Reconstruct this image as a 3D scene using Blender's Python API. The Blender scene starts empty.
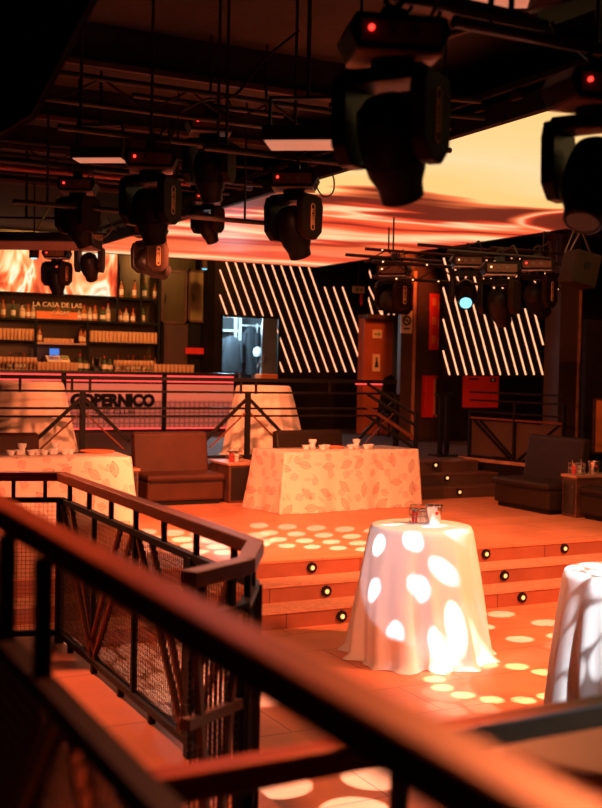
import bpy, math, random
from mathutils import Vector, Matrix
random.seed(7)
PI = math.pi
S = bpy.context.scene
C = S.collection
# ------------------------------------------------------------------ camera
F_, H_ = 1110.0, 2.4
YAW, PIT, ROL = math.radians(27.2), math.radians(-1.86), math.radians(1.15)
f0 = Vector((math.sin(YAW), math.cos(YAW), 0)); r0 = Vector((math.cos(YAW), -math.sin(YAW), 0)); zz = Vector((0, 0, 1))
fw = f0*math.cos(PIT) + zz*math.sin(PIT)
up0 = zz*math.cos(PIT) - f0*math.sin(PIT)
cx = r0*math.cos(ROL) + up0*math.sin(ROL)
cy = up0*math.cos(ROL) - r0*math.sin(ROL)
cd = bpy.data.cameras.new('camera'); cam = bpy.data.objects.new('camera', cd); C.objects.link(cam)
cam.matrix_world = Matrix(((cx.x, cy.x, -fw.x, 0), (cx.y, cy.y, -fw.y, 0), (cx.z, cy.z, -fw.z, H_), (0, 0, 0, 1)))
cd.sensor_fit = 'VERTICAL'; cd.sensor_height = 36; cd.lens = F_/808*36
cd.clip_start = 0.05; cd.clip_end = 200
cd.dof.use_dof = True; cd.dof.focus_distance = 9.6; cd.dof.aperture_fstop = 2.3
S.camera = cam
def at(px, py, x=None, y=None, z=None, d=None):
    """where the sight line of a photo pixel meets a plane of the room (x=, y= or z=) or a distance d"""
    r = fw + cx*((px-301)/F_) + cy*((404-py)/F_)
    if z is not None: t = (z-H_)/r.z
    elif y is not None: t = y/r.y
    elif x is not None: t = x/r.x
    else: t = d
    return Vector((r.x*t, r.y*t, H_+r.z*t))
# ------------------------------------------------------------------ materials
def new_mat(name):
    m = bpy.data.materials.new(name); m.use_nodes = True
    return m, m.node_tree.nodes, m.node_tree.links, m.node_tree.nodes['Principled BSDF']
def mat(name, col, rough=.6, metal=0, bump=0, bscale=40, var=0, vscale=3, spec=.5, trans=0, coords='Object', sheen=0):
    m, N, L, b = new_mat(name)
    b.inputs['Base Color'].default_value = (*col, 1); b.inputs['Roughness'].default_value = rough
    b.inputs['Metallic'].default_value = metal; b.inputs['Specular IOR Level'].default_value = spec
    b.inputs['Transmission Weight'].default_value = trans
    if sheen: b.inputs['Sheen Weight'].default_value = sheen
    tc = N.new('ShaderNodeTexCoord')
    if var:
        n = N.new('ShaderNodeTexNoise'); n.inputs['Scale'].default_value = vscale; n.inputs['Detail'].default_value = 6
        L.new(tc.outputs[coords], n.inputs['Vector'])
        r = N.new('ShaderNodeValToRGB'); L.new(n.outputs['Fac'], r.inputs['Fac'])
        r.color_ramp.elements[0].position = .3; r.color_ramp.elements[1].position = .7
        r.color_ramp.elements[0].color = (*[c*(1-var) for c in col], 1); r.color_ramp.elements[1].color = (*[min(1, c*(1+var)) for c in col], 1)
        L.new(r.outputs['Color'], b.inputs['Base Color'])
    if bump:
        n = N.new('ShaderNodeTexNoise'); n.inputs['Scale'].default_value = bscale; n.inputs['Detail'].default_value = 4
        L.new(tc.outputs[coords], n.inputs['Vector'])
        bp = N.new('ShaderNodeBump'); bp.inputs['Strength'].default_value = bump; bp.inputs['Distance'].default_value = .02
        L.new(n.outputs['Fac'], bp.inputs['Height']); L.new(bp.outputs['Normal'], b.inputs['Normal'])
    return m
def emit(name, col, s):
    m, N, L, b = new_mat(name)
    b.inputs['Base Color'].default_value = (*[c*.3 for c in col], 1)
    b.inputs['Emission Color'].default_value = (*col, 1); b.inputs['Emission Strength'].default_value = s
    tc = N.new('ShaderNodeTexCoord'); n = N.new('ShaderNodeTexNoise'); n.inputs['Scale'].default_value = 2
    L.new(tc.outputs['Object'], n.inputs['Vector'])
    mr = N.new('ShaderNodeMapRange'); mr.inputs['To Min'].default_value = s*.9; mr.inputs['To Max'].default_value = s*1.1
    L.new(n.outputs['Fac'], mr.inputs['Value']); L.new(mr.outputs['Result'], b.inputs['Emission Strength'])
    return m
def ramp(N, stops, interp='LINEAR'):
    r = N.new('ShaderNodeValToRGB'); e = r.color_ramp.elements; r.color_ramp.interpolation = interp
    e[0].position, e[0].color = stops[0][0], (*stops[0][1], 1)
    e[1].position, e[1].color = stops[-1][0], (*stops[-1][1], 1)
    for p, c in stops[1:-1]:
        k = e.new(p); k.color = (*c, 1)
    return r
def math_node(N, L, op, a, b=None, c=None):
    n = N.new('ShaderNodeMath'); n.operation = op
    for i, v in enumerate((a, b, c)):
        if v is None: continue
        if isinstance(v, (int, float)): n.inputs[i].default_value = v
        else: L.new(v, n.inputs[i])
    return n.outputs[0]
def tile_mat(name, c1, c2, tile=(.6, .6), rough=.45, off=(0, 0), mortar=.006):
    m, N, L, b = new_mat(name)
    g = N.new('ShaderNodeNewGeometry'); mp = N.new('ShaderNodeMapping'); L.new(g.outputs['Position'], mp.inputs['Vector'])
    mp.inputs['Location'].default_value = (off[0], off[1], 0)
    br = N.new('ShaderNodeTexBrick'); br.offset = .5; br.inputs['Scale'].default_value = 1
    br.inputs['Brick Width'].default_value = tile[0]; br.inputs['Row Height'].default_value = tile[1]
    br.inputs['Mortar Size'].default_value = mortar; br.inputs['Mortar Smooth'].default_value = .1
    br.inputs['Color1'].default_value = (*c1, 1); br.inputs['Color2'].default_value = (*c2, 1)
    br.inputs['Mortar'].default_value = (*[c*.35 for c in c1], 1)
    L.new(mp.outputs['Vector'], br.inputs['Vector'])
    n = N.new('ShaderNodeTexNoise'); n.inputs['Scale'].default_value = 1.7; n.inputs['Detail'].default_value = 8; n.inputs['Roughness'].default_value = .65
    L.new(g.outputs['Position'], n.inputs['Vector'])
    mx = N.new('ShaderNodeMix'); mx.data_type = 'RGBA'; mx.blend_type = 'MULTIPLY'; mx.inputs['Factor'].default_value = .55
    rr = ramp(N, [(.3, (.55, .5, .5)), (.7, (1.15, 1.15, 1.15))]); L.new(n.outputs['Fac'], rr.inputs['Fac'])
    L.new(br.outputs['Color'], mx.inputs[6]); L.new(rr.outputs['Color'], mx.inputs[7]); L.new(mx.outputs[2], b.inputs['Base Color'])
    mr = N.new('ShaderNodeMapRange'); mr.inputs['To Min'].default_value = rough-.12; mr.inputs['To Max'].default_value = rough+.15
    L.new(n.outputs['Fac'], mr.inputs['Value']); L.new(mr.outputs['Result'], b.inputs['Roughness'])
    bp = N.new('ShaderNodeBump'); bp.inputs['Strength'].default_value = .3; bp.inputs['Distance'].default_value = .004
    L.new(br.outputs['Fac'], bp.inputs['Height']); bp.invert = True; L.new(bp.outputs['Normal'], b.inputs['Normal'])
    return m
M = {}
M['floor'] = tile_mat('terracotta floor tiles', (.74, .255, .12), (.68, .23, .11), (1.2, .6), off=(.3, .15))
M['stage'] = tile_mat('raised floor tiles', (.74, .255, .12), (.68, .23, .11), (1.2, .6), off=(.1, .2))
M['walk'] = tile_mat('walkway tiles', (.62, .20, .09), (.56, .18, .08), (.6, 1.0), off=(.1, .4))
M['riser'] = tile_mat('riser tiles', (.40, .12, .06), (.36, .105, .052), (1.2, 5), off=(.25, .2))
M['nosing'] = mat('step nosing', (.6, .26, .15), .5, bump=.3, bscale=120, var=.2, vscale=20)
M['rail'] = mat('dark painted rail steel', (.007, .004, .003), .55, metal=.0, var=.2, vscale=8, spec=.2)
M['lit_rail'] = mat('rail paint lightened as if lit', (.15, .035, .012), .5, var=.15, vscale=10, spec=.3)  # lighter copy of the rail colour, light painted into bars that look lit
M['mesh'] = mat('expanded metal mesh', (.010, .006, .005), .5, metal=.3, var=.2)
M['pale_edge'] = mat('pale steel edge', (.5, .3, .22), .4, metal=.3, var=.2)  # pale metal tone of the middle shelf
M['ceil'] = mat('dark ceiling', (.034, .026, .022), .9, bump=.4, bscale=30, var=.25, vscale=2)
M['black'] = mat('matt black', (.008, .006, .005), .7, var=.2, spec=.2)
M['blackgloss'] = mat('satin black plastic', (.02, .012, .009), .35, var=.2, spec=.6)
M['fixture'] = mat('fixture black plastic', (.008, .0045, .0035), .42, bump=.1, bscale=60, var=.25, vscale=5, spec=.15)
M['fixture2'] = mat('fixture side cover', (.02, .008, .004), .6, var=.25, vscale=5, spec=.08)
M['ctrl'] = mat('brown control plate', (.13, .05, .018), .5, var=.2)
M['skirt'] = mat('base underside paled as if lit', (.5, .36, .32), .5, var=.1)  # light on the base underside painted in as a pale tone
M['badge'] = mat('orange badge print', (.98, .5, .22), .5, var=.05)
M['steel'] = mat('galvanised steel', (.16, .11, .10), .35, metal=.8, var=.3)
M['pipe'] = mat('dark pipe', (.018, .009, .008), .5, metal=.2, var=.3)
M['beam'] = mat('dark beam', (.010, .006, .005), .7, var=.3)
M['beamlip'] = mat('beam lip', (.075, .036, .03), .6, var=.2)
M['wall'] = mat('dark brown wall', (.045, .014, .008), .7, bump=.3, bscale=25, var=.3, vscale=1.5)
M['wall2'] = mat('brown panel wall', (.07, .028, .014), .6, bump=.2, bscale=25, var=.2, vscale=2)
M['wallo'] = mat('orange brown wall', (.42, .10, .03), .6, bump=.1, bscale=30, var=.15, vscale=2)
M['blackwall'] = mat('black wall', (.012, .005, .003), .8, bump=.3, bscale=25, var=.3, spec=.15)
M['cloth'] = mat('white tablecloth', (.86, .82, .80), .85, bump=.15, bscale=300, var=.03, sheen=.3)
M['clotho'] = mat('cream tablecloth', (.82, .60, .44), .85, bump=.15, bscale=300, var=.05, sheen=.3)
M['leather'] = mat('brown leatherette', (.065, .018, .007), .5, bump=.35, bscale=55, var=.15, vscale=4, spec=.2)
M['leatherd'] = mat('dark leatherette', (.024, .011, .005), .5, bump=.35, bscale=55, var=.15, vscale=4, spec=.2)
M['wood'] = mat('dark wood', (.10, .035, .018), .5, var=.35, vscale=6)
M['woodl'] = mat('worn wood top', (.42, .17, .09), .5, var=.3, vscale=6)
M['gold'] = mat('olive gilt panel', (.30, .20, .07), .5, metal=.2, var=.35, vscale=1.6, bump=.1, bscale=20)
M['mirror'] = mat('smoked back panel', (.10, .07, .025), .35, metal=.3, var=.3, vscale=1.2)
M['glass'] = mat('drinking glass', (.80, .45, .22), .12, var=.05, spec=.9)
M['glassg'] = mat('green bottle glass', (.08, .10, .04), .1, var=.1, spec=.9)
M['glassa'] = mat('amber bottle glass', (.45, .14, .04), .12, var=.1, spec=.9)
M['glassc'] = mat('clear bottle glass', (.55, .40, .28), .08, var=.1, spec=.9)
M['paper'] = mat('paper label', (.85, .72, .6), .7, var=.05)
M['redpaint'] = mat('red enamel', (.62, .015, .012), .45, var=.1)
M['redsign'] = mat('red sign face', (.75, .03, .02), .5, var=.1)
M['orangesign'] = mat('orange print', (.85, .22, .06), .5, var=.1)
M['white'] = mat('white ceramic', (.86, .8, .76), .35, var=.03)
M['cream'] = mat('cream print', (.85, .62, .38), .6, var=.1)
M['chrome'] = mat('chrome', (.75, .7, .68), .18, metal=1, var=.05)
M['bluegrey'] = mat('blue grey door', (.11, .13, .15), .4, metal=.2, var=.2)
M['coat'] = mat('dark coat', (.018, .025, .035), .9, bump=.5, bscale=12, var=.3)
M['pale'] = mat('pale painted metal', (.5, .58, .6), .5, var=.1)
M['diffuser'] = emit('panel diffuser with reflected glow', (.85, .30, .17), .6)  # glow stands in for light reflected on the panel undersides
M['greypanel'] = mat('grey panel', (.22, .13, .115), .55, var=.15)
M['cable'] = mat('black cable', (.02, .012, .01), .5, var=.1)
M['green'] = mat('salad green', (.25, .4, .08), .7, var=.3, vscale=20)
M['sauce'] = mat('red sauce', (.6, .03, .02), .3, var=.1)
M['tube'] = emit('warm light tube', (1, .40, .20), 2.0)
M['redstrip'] = emit('red light strip', (1, .07, .06), 1.5)
M['stepglow'] = emit('warm step lamp', (1, .42, .13), 2.2)
M['redled'] = emit('red indicator', (1, .03, .02), 4)
M['amberled'] = emit('amber indicator', (1, .25, .03), 4)
M['cyanlens'] = emit('cyan lens', (.22, .75, .95), 1.5)
M['bluescr'] = emit('blue screen', (.05, .25, .9), .8)
M['warmdot'] = emit('small warm glow', (1, .5, .25), 2.5)  # glow for head indicators and for painted glints on truss bolts
M['roomlamp'] = emit('cool room lamp', (.55, .85, 1), 3)
def bar_panel_mat():
    m, N, L, b = new_mat('backlit bar panel')
    g = N.new('ShaderNodeNewGeometry'); sp = N.new('ShaderNodeSeparateXYZ'); L.new(g.outputs['Position'], sp.inputs[0])
    cb = N.new('ShaderNodeCombineXYZ'); L.new(sp.outputs[0], cb.inputs[0]); L.new(sp.outputs[2], cb.inputs[1])
    v = N.new('ShaderNodeTexVoronoi'); v.feature = 'DISTANCE_TO_EDGE'; v.inputs['Scale'].default_value = 9; v.inputs['Randomness'].default_value = .15
    L.new(cb.outputs[0], v.inputs['Vector'])
    r = ramp(N, [(0, (.10, .03, .025)), (.08, (.16, .05, .04)), (.14, (.38, .09, .055))]); L.new(v.outputs['Distance'], r.inputs['Fac'])
    rb = ramp(N, [(0, (1, 1, 1)), (.5, (1, 1, 1)), (.56, (0, 0, 0))]);
    mr = N.new('ShaderNodeMapRange'); mr.inputs['From Min'].default_value = .98; mr.inputs['From Max'].default_value = 2.25
    L.new(sp.outputs[2], mr.inputs['Value']); L.new(mr.outputs['Result'], rb.inputs['Fac'])
    mx = N.new('ShaderNodeMix'); mx.data_type = 'RGBA'; L.new(rb.outputs['Color'], mx.inputs[0])
    mx.inputs[6].default_value = (.56, .15, .085, 1); L.new(r.outputs['Color'], mx.inputs[7])
    L.new(mx.outputs[2], b.inputs['Base Color']); L.new(mx.outputs[2], b.inputs['Emission Color']); b.inputs['Emission Strength'].default_value = .62
    b.inputs['Roughness'].default_value = .5
    return m
M['barpanel'] = bar_panel_mat()
def flame_mat():
    m, N, L, b = new_mat('flame video wall')
    g = N.new('ShaderNodeNewGeometry'); mp = N.new('ShaderNodeMapping'); L.new(g.outputs['Position'], mp.inputs['Vector'])
    mp.inputs['Rotation'].default_value = (0, .55, 0); mp.inputs['Scale'].default_value = (1.5, 1, .55)
    n = N.new('ShaderNodeTexNoise'); n.inputs['Scale'].default_value = 1.0; n.inputs['Detail'].default_value = 2.0; n.inputs['Distortion'].default_value = 2.4
    n.inputs['Roughness'].default_value = .45
    L.new(mp.outputs[0], n.inputs['Vector'])
    r = ramp(N, [(.30, (.25, .01, .005)), (.40, (.85, .07, .02)), (.47, (1, .24, .07)), (.53, (1, .62, .28)), (.60, (1, .9, .68)), (.67, (1, .35, .12)), (.75, (.9, .12, .04))])
    L.new(n.outputs['Fac'], r.inputs['Fac'])
    b.inputs['Base Color'].default_value = (.02, .01, .01, 1)
    L.new(r.outputs['Color'], b.inputs['Emission Color']); b.inputs['Emission Strength'].default_value = 1.15
    return m
M['flame'] = flame_mat()
def led_ceiling_mat():
    m, N, L, b = new_mat('flowing video ceiling')
    g = N.new('ShaderNodeNewGeometry'); sp = N.new('ShaderNodeSeparateXYZ'); L.new(g.outputs['Position'], sp.inputs[0])
    n = N.new('ShaderNodeTexNoise'); n.inputs['Scale'].default_value = .22; n.inputs['Detail'].default_value = 1.5
    mp = N.new('ShaderNodeMapping'); L.new(g.outputs['Position'], mp.inputs['Vector']); mp.inputs['Scale'].default_value = (1.2, 1, 1); mp.inputs['Location'].default_value = (2.2, .7, 0)
    L.new(mp.outputs[0], n.inputs['Vector'])
    # distance along the screen, bent by slow noise and by the swelling blob at the near right corner
    w = math_node(N, L, 'MULTIPLY', math_node(N, L, 'SUBTRACT', n.outputs['Fac'], .5), 4.5)
    du = math_node(N, L, 'SUBTRACT', sp.outputs[0], 9.0)
    tilt = math_node(N, L, 'MULTIPLY', du, .25)
    s = math_node(N, L, 'ADD', math_node(N, L, 'ADD', sp.outputs[1], w), tilt)
    n3 = N.new('ShaderNodeTexNoise'); n3.inputs['Scale'].default_value = 1.0; n3.inputs['Detail'].default_value = 2.5
    m3 = N.new('ShaderNodeMapping'); L.new(g.outputs['Position'], m3.inputs['Vector']); m3.inputs['Scale'].default_value = (.22, .95, 1); m3.inputs['Rotation'].default_value = (0, 0, .12); L.new(m3.outputs[0], n3.inputs['Vector'])
    far = N.new('ShaderNodeMapRange'); L.new(sp.outputs[1], far.inputs['Value']); far.inputs['From Min'].default_value = 9.5; far.inputs['From Max'].default_value = 12.5; far.inputs['To Min'].default_value = .3; far.inputs['To Max'].default_value = 4.2
    s = math_node(N, L, 'ADD', s, math_node(N, L, 'MULTIPLY', math_node(N, L, 'SUBTRACT', n3.outputs['Fac'], .5), far.outputs['Result']))
    f = math_node(N, L, 'DIVIDE', math_node(N, L, 'SUBTRACT', s, 6.0), 15.0)
    Y = (1, .62, .22); W = (1, .70, .36); R = (.85, .06, .02); D = (.16, .018, .008); Sa = (1, .15, .045); O = (1, .20, .06); K = (1, .21, .085)
    r = ramp(N, [(0, Y), (.12, (1, .66, .28)), (.20, W), (.27, Y), (.335, Y), (.345, O), (.365, D), (.42, D), (.44, R), (.458, W), (.475, Sa), (.51, R), (.53, D), (.57, R), (.60, Sa), (.65, W), (.69, R), (.72, (.4, .03, .012)),
                 (.755, Sa), (.80, K), (.835, R), (.865, K), (.90, O), (.93, W), (.97, K)])
    L.new(f, r.inputs['Fac'])
    # dark blot with a bright rim near the right edge
    n2 = N.new('ShaderNodeTexNoise'); n2.inputs['Scale'].default_value = .5; L.new(g.outputs['Position'], n2.inputs['Vector'])
    dx = math_node(N, L, 'DIVIDE', math_node(N, L, 'SUBTRACT', sp.outputs[0], 10.9), 1.7)
    dy = math_node(N, L, 'DIVIDE', math_node(N, L, 'SUBTRACT', sp.outputs[1], 11.8), 1.4)
    dd = math_node(N, L, 'ADD', math_node(N, L, 'MULTIPLY', dx, dx), math_node(N, L, 'MULTIPLY', dy, dy))
    dd = math_node(N, L, 'ADD', dd, math_node(N, L, 'MULTIPLY', math_node(N, L, 'SUBTRACT', n2.outputs['Fac'], .5), .8))
    r2 = ramp(N, [(0, (.12, .015, .006)), (.55, (.2, .02, .008)), (.66, R), (.74, (1, .5, .25)), (.84, O), (1, R)])
    L.new(dd, r2.inputs['Fac'])
    k = N.new('ShaderNodeMapRange'); k.inputs['From Min'].default_value = .8; k.inputs['From Max'].default_value = 1.0; k.inputs['To Min'].default_value = 1; k.inputs['To Max'].default_value = 0
    L.new(dd, k.inputs['Value'])
    mx = N.new('ShaderNodeMix'); mx.data_type = 'RGBA'; L.new(k.outputs['Result'], mx.inputs[0]); L.new(r.outputs['Color'], mx.inputs[6]); L.new(r2.outputs['Color'], mx.inputs[7])
    b.inputs['Base Color'].default_value = (.02, .01, .01, 1)
    L.new(mx.outputs[2], b.inputs['Emission Color']); b.inputs['Emission Strength'].default_value = 1.05
    return m
M['ledceil'] = led_ceiling_mat()
def floral_mat():
    m, N, L, b = new_mat('floral tablecloth')
    uv = N.new('ShaderNodeUVMap')
    def motif(scale, off, a, bb, col, prev, soft=.12):
        mp = N.new('ShaderNodeMapping'); mp.inputs['Location'].default_value = off; mp.inputs['Scale'].default_value = (scale, scale, scale); L.new(uv.outputs[0], mp.inputs['Vector'])
        v = N.new('ShaderNodeTexVoronoi'); v.voronoi_dimensions = '2D'; v.inputs['Scale'].default_value = 1; v.inputs['Randomness'].default_value = .55
        L.new(mp.outputs[0], v.inputs['Vector'])
        sb = N.new('ShaderNodeVectorMath'); sb.operation = 'SUBTRACT'; L.new(mp.outputs[0], sb.inputs[0]); L.new(v.outputs['Position'], sb.inputs[1])
        sc = N.new('ShaderNodeSeparateColor'); L.new(v.outputs['Color'], sc.inputs[0])
        ang = math_node(N, L, 'MULTIPLY', sc.outputs[0], 6.28)
        vr = N.new('ShaderNodeVectorRotate'); vr.rotation_type = 'Z_AXIS'; L.new(sb.outputs[0], vr.inputs['Vector']); L.new(ang, vr.inputs['Angle'])
        s2 = N.new('ShaderNodeSeparateXYZ'); L.new(vr.outputs[0], s2.inputs[0])
        ex = math_node(N, L, 'DIVIDE', s2.outputs[0], a); ey = math_node(N, L, 'DIVIDE', s2.outputs[1], bb)
        # pointed leaf: |y| < b(1-x^2)
        x2 = math_node(N, L, 'MULTIPLY', ex, ex)
        d = math_node(N, L, 'ADD', x2, math_node(N, L, 'ABSOLUTE', ey))
        vein = math_node(N, L, 'ABSOLUTE', ey)
        rr = ramp(N, [(0, (.55,)*3), (.70, (.45,)*3), (.82, (1, 1, 1)), (.97, (1, 1, 1)), (1.0, (0, 0, 0))]); L.new(d, rr.inputs['Fac'])
        rv = ramp(N, [(0, (1, 1, 1)), (.10, (1, 1, 1)), (.16, (.6,)*3)]); L.new(vein, rv.inputs['Fac'])
        fac = math_node(N, L, 'MULTIPLY', math_node(N, L, 'MULTIPLY', rr.outputs['Color'], rv.outputs['Color']), .95)
        mx = N.new('ShaderNodeMix'); mx.data_type = 'RGBA'; L.new(fac, mx.inputs[0])
        if isinstance(prev, tuple): mx.inputs[6].default_value = (*prev, 1)
        else: L.new(prev, mx.inputs[6])
        mx.inputs[7].default_value = (*col, 1)
        return mx.outputs[2]
    c = motif(3.3, (.3, .2, 0), .34, .17, (.24, .085, .035), (.86, .62, .48))
    c = motif(3.9, (2.7, 1.4, 0), .22, .20, (.72, .20, .16), c)
    c = motif(4.3, (5.1, 3.3, 0), .28, .10, (.55, .32, .20), c)
    L.new(c, b.inputs['Base Color']); b.inputs['Roughness'].default_value = .85
    return m
M['floral'] = floral_mat()
# ------------------------------------------------------------------ mesh helpers
class G:
    def __init__(s): s.v = []; s.f = []; s.uv = None; s.sm = False
    def add(s, vs, fs):
        o = len(s.v); s.v += [tuple(p) for p in vs]; s.f += [tuple(i+o for i in f) for f in fs]; return s
    def box(s, x0, x1, y0, y1, z0, z1):
        return s.add([(x, y, z) for x in (x0, x1) for y in (y0, y1) for z in (z0, z1)],
                     [(0, 1, 3, 2), (4, 6, 7, 5), (0, 4, 5, 1), (2, 3, 7, 6), (0, 2, 6, 4), (1, 5, 7, 3)])
    def cbox(s, c, d): return s.box(c[0]-d[0]/2, c[0]+d[0]/2, c[1]-d[1]/2, c[1]+d[1]/2, c[2]-d[2]/2, c[2]+d[2]/2)
    def beam(s, p, q, w, h, upv=(0, 0, 1)):
        """box-section bar from p to q, w across, h along the up side"""
        p = Vector(p); q = Vector(q); d = (q-p).normalized(); u = Vector(upv)
        sd = d.cross(u)
        if sd.length < 1e-4: sd = d.cross(Vector((0, 1, 0)))
        sd.normalize(); u = sd.cross(d).normalized(); a = sd*(w/2); b = u*(h/2)
        vs = [p-a-b, p+a-b, p+a+b, p-a+b, q-a-b, q+a-b, q+a+b, q-a+b]
        return s.add(vs, [(0, 1, 2, 3), (7, 6, 5, 4), (0, 4, 5, 1), (1, 5, 6, 2), (2, 6, 7, 3), (3, 7, 4, 0)])
    def cyl(s, p, q, r, n=16, r2=None):
        p = Vector(p); q = Vector(q); d = (q-p).normalized(); r2 = r if r2 is None else r2
        a = d.cross(Vector((0, 0, 1)))
        if a.length < 1e-3: a = Vector((1, 0, 0))
        a.normalize(); b = d.cross(a)
        vs = [p+(a*math.cos(2*PI*i/n)+b*math.sin(2*PI*i/n))*r for i in range(n)] + [q+(a*math.cos(2*PI*i/n)+b*math.sin(2*PI*i/n))*r2 for i in range(n)]
        return s.add(vs, [(i, (i+1) % n, n+(i+1) % n, n+i) for i in range(n)]+[tuple(range(n))[::-1], tuple(range(n, 2*n))])
    def tube(s, pts, r, n=8):
        for a, b in zip(pts, pts[1:]): s.cyl(a, b, r, n)
        return s
    def lathe(s, prof, n=20, c=(0, 0, 0)):
        vs = []; k = len(prof)
        for r, z in prof:
            for i in range(n): vs.append((c[0]+r*math.cos(2*PI*i/n), c[1]+r*math.sin(2*PI*i/n), c[2]+z))
        fs = [(j*n+i, j*n+(i+1) % n, (j+1)*n+(i+1) % n, (j+1)*n+i) for j in range(k-1) for i in range(n)]
        if prof[0][0] > 1e-5: fs.append(tuple(range(n))[::-1])
        if prof[-1][0] > 1e-5: fs.append(tuple(range((k-1)*n, k*n)))
        return s.add(vs, fs)
    def prism(s, pts, axis, a, b):
        """extrude a 2-D outline along an axis from a to b"""
        def m(p, t): return (t, p[0], p[1]) if axis == 0 else ((p[0], t, p[1]) if axis == 1 else (p[0], p[1], t))
        n = len(pts)
        return s.add([m(p, a) for p in pts]+[m(p, b) for p in pts], [(i, (i+1) % n, n+(i+1) % n, n+i) for i in range(n)]+[tuple(range(n))[::-1], tuple(range(n, 2*n))])
    def torus(s, c, R, r, axis='z', n=20, m=8):
        vs = []
        for i in range(n):
            for j in range(m):
                A = 2*PI*i/n; B = 2*PI*j/m; x = (R+r*math.cos(B))*math.cos(A); y = (R+r*math.cos(B))*math.sin(A); z = r*math.sin(B)
                p = (x, y, z) if axis == 'z' else ((x, z, y) if axis == 'y' else (z, x, y))
                vs.append((p[0]+c[0], p[1]+c[1], p[2]+c[2]))
        return s.add(vs, [(i*m+j, i*m+(j+1) % m, ((i+1) % n)*m+(j+1) % m, ((i+1) % n)*m+j) for i in range(n) for j in range(m)])
    def rot(s, ang, axis='X', c=(0, 0, 0)):
        R = Matrix.Rotation(ang, 3, axis); c = Vector(c)
        s.v = [tuple(R @ (Vector(p)-c)+c) for p in s.v]; return s
    def move(s, d): s.v = [(p[0]+d[0], p[1]+d[1], p[2]+d[2]) for p in s.v]; return s
    def smooth(s): s.sm = True; return s
def obj(name, g, m, parent=None, bevel=0, label=None, loc=None):
    me = bpy.data.meshes.new(name); me.from_pydata(g.v, [], g.f); me.validate()
    import bmesh
    bm = bmesh.new(); bm.from_mesh(me); bmesh.ops.recalc_face_normals(bm, faces=bm.faces); bm.to_mesh(me); bm.free()
    if g.uv:
        l = me.uv_layers.new(name='UVMap')
        for lp in me.loops: l.data[lp.index].uv = g.uv[lp.vertex_index]
    if isinstance(m, str): m = M[m]
    me.materials.append(m)
    o = bpy.data.objects.new(name, me); C.objects.link(o)
    if parent: o.parent = parent
    if loc is not None: o.location = loc
    if label: o['label'] = label
    if g.sm:
        for p in me.polygons: p.use_smooth = True
        if not g.uv and len(g.v) < 6000:
            me.set_sharp_from_angle(angle=math.radians(38))
    if bevel:
        b = o.modifiers.new('bevel', 'BEVEL'); b.width = bevel; b.segments = 2; b.limit_method = 'ANGLE'; b.angle_limit = math.radians(40)
    return o
def tag(o, label, cat, group=None, kind=None):
    o['label'] = label; o['category'] = cat
    if group: o['group'] = group
    if kind: o['kind'] = kind
    return o
def thing(name, label, cat, loc=(0, 0, 0), rz=0, group=None):
    o = bpy.data.objects.new(name, None); o.empty_display_size = .1; C.objects.link(o); o.location = loc; o.rotation_euler = (0, 0, rz)
    return tag(o, label, cat, group)
def struct(name, g, m, bevel=0):
    o = obj(name, g, m, bevel=bevel); o['kind'] = 'structure'; return o
def dup(o, loc=None, rz=None, label=None, group=None, parent=None):
    c = o.copy(); C.objects.link(c)
    if parent: c.parent = parent
    if loc is not None: c.location = loc
    if rz is not None: c.rotation_euler = (0, 0, rz)
    if label: c['label'] = label
    if group: c['group'] = group
    for ch in list(o.children): dup(ch, parent=c)
    return c
def text(name, body, size, m, parent=None, loc=(0, 0, 0), rot=(PI/2, 0, 0), ext=.004, label=None, bold=0, xs=1):
    cu = bpy.data.curves.new(name, 'FONT'); cu.body = body; cu.size = size; cu.extrude = ext; cu.align_x = 'CENTER'; cu.align_y = 'CENTER'; cu.offset = bold; cu.resolution_u = 3
    t = bpy.data.objects.new(name, cu); C.objects.link(t)
    dg = bpy.context.evaluated_depsgraph_get(); me = bpy.data.meshes.new_from_object(t.evaluated_get(dg))
    bpy.data.objects.remove(t); me.materials.clear(); me.materials.append(M[m])
    o = bpy.data.objects.new(name, me); C.objects.link(o); o.location = loc; o.rotation_euler = rot; o.scale = (xs, 1, 1)
    if parent: o.parent = parent
    if label: o['label'] = label
    return o
# ================================================================== SETTING
struct('floor', G().box(-6, 16, -4, 9.06, -.1, 0), 'floor')
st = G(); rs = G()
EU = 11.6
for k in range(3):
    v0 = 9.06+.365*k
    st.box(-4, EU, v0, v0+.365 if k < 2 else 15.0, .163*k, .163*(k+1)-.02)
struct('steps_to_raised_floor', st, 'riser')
nz = G()
for k in range(2):
    v0 = 9.06+.365*k
    nz.box(-4, EU, v0-.012, v0+.365, .163*(k+1)-.02, .163*(k+1))
struct('step_treads', nz, 'nosing')
struct('raised_floor', G().box(-4, EU, 9.06+.73-.012, 15.0, .469, .49), 'stage')
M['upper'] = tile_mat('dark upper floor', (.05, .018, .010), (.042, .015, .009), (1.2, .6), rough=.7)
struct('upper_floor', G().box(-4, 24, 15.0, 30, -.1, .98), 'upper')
# upper steps and side terrace on the right
us = G(); un = G()
for k in range(3):
    v0 = 13.72+.36*k; u1 = 10.86-.12*k
    us.box(8.95, u1, v0, v0+.36 if k < 2 else 15.1, .49, .49+.163*(k+1)-.02)
    un.box(8.93, u1+.01, v0-.012, v0+.36 if k < 2 else 15.1, .49+.163*(k+1)-.02, .49+.163*(k+1))
struct('upper_steps', us, 'wall2'); struct('upper_step_treads', un, 'wood')
tr = G().prism([(10.75, 15.2), (11.05, 13.3), (11.2, 11.2), (24, 11.2), (24, 15.2)], 2, .3, .96)
struct('side_terrace', tr, 'blackwall')
struct('trim_1', G().beam((10.74, 15.15, .965), (11.04, 13.3, .965), .05, .05), 'woodl')
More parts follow.
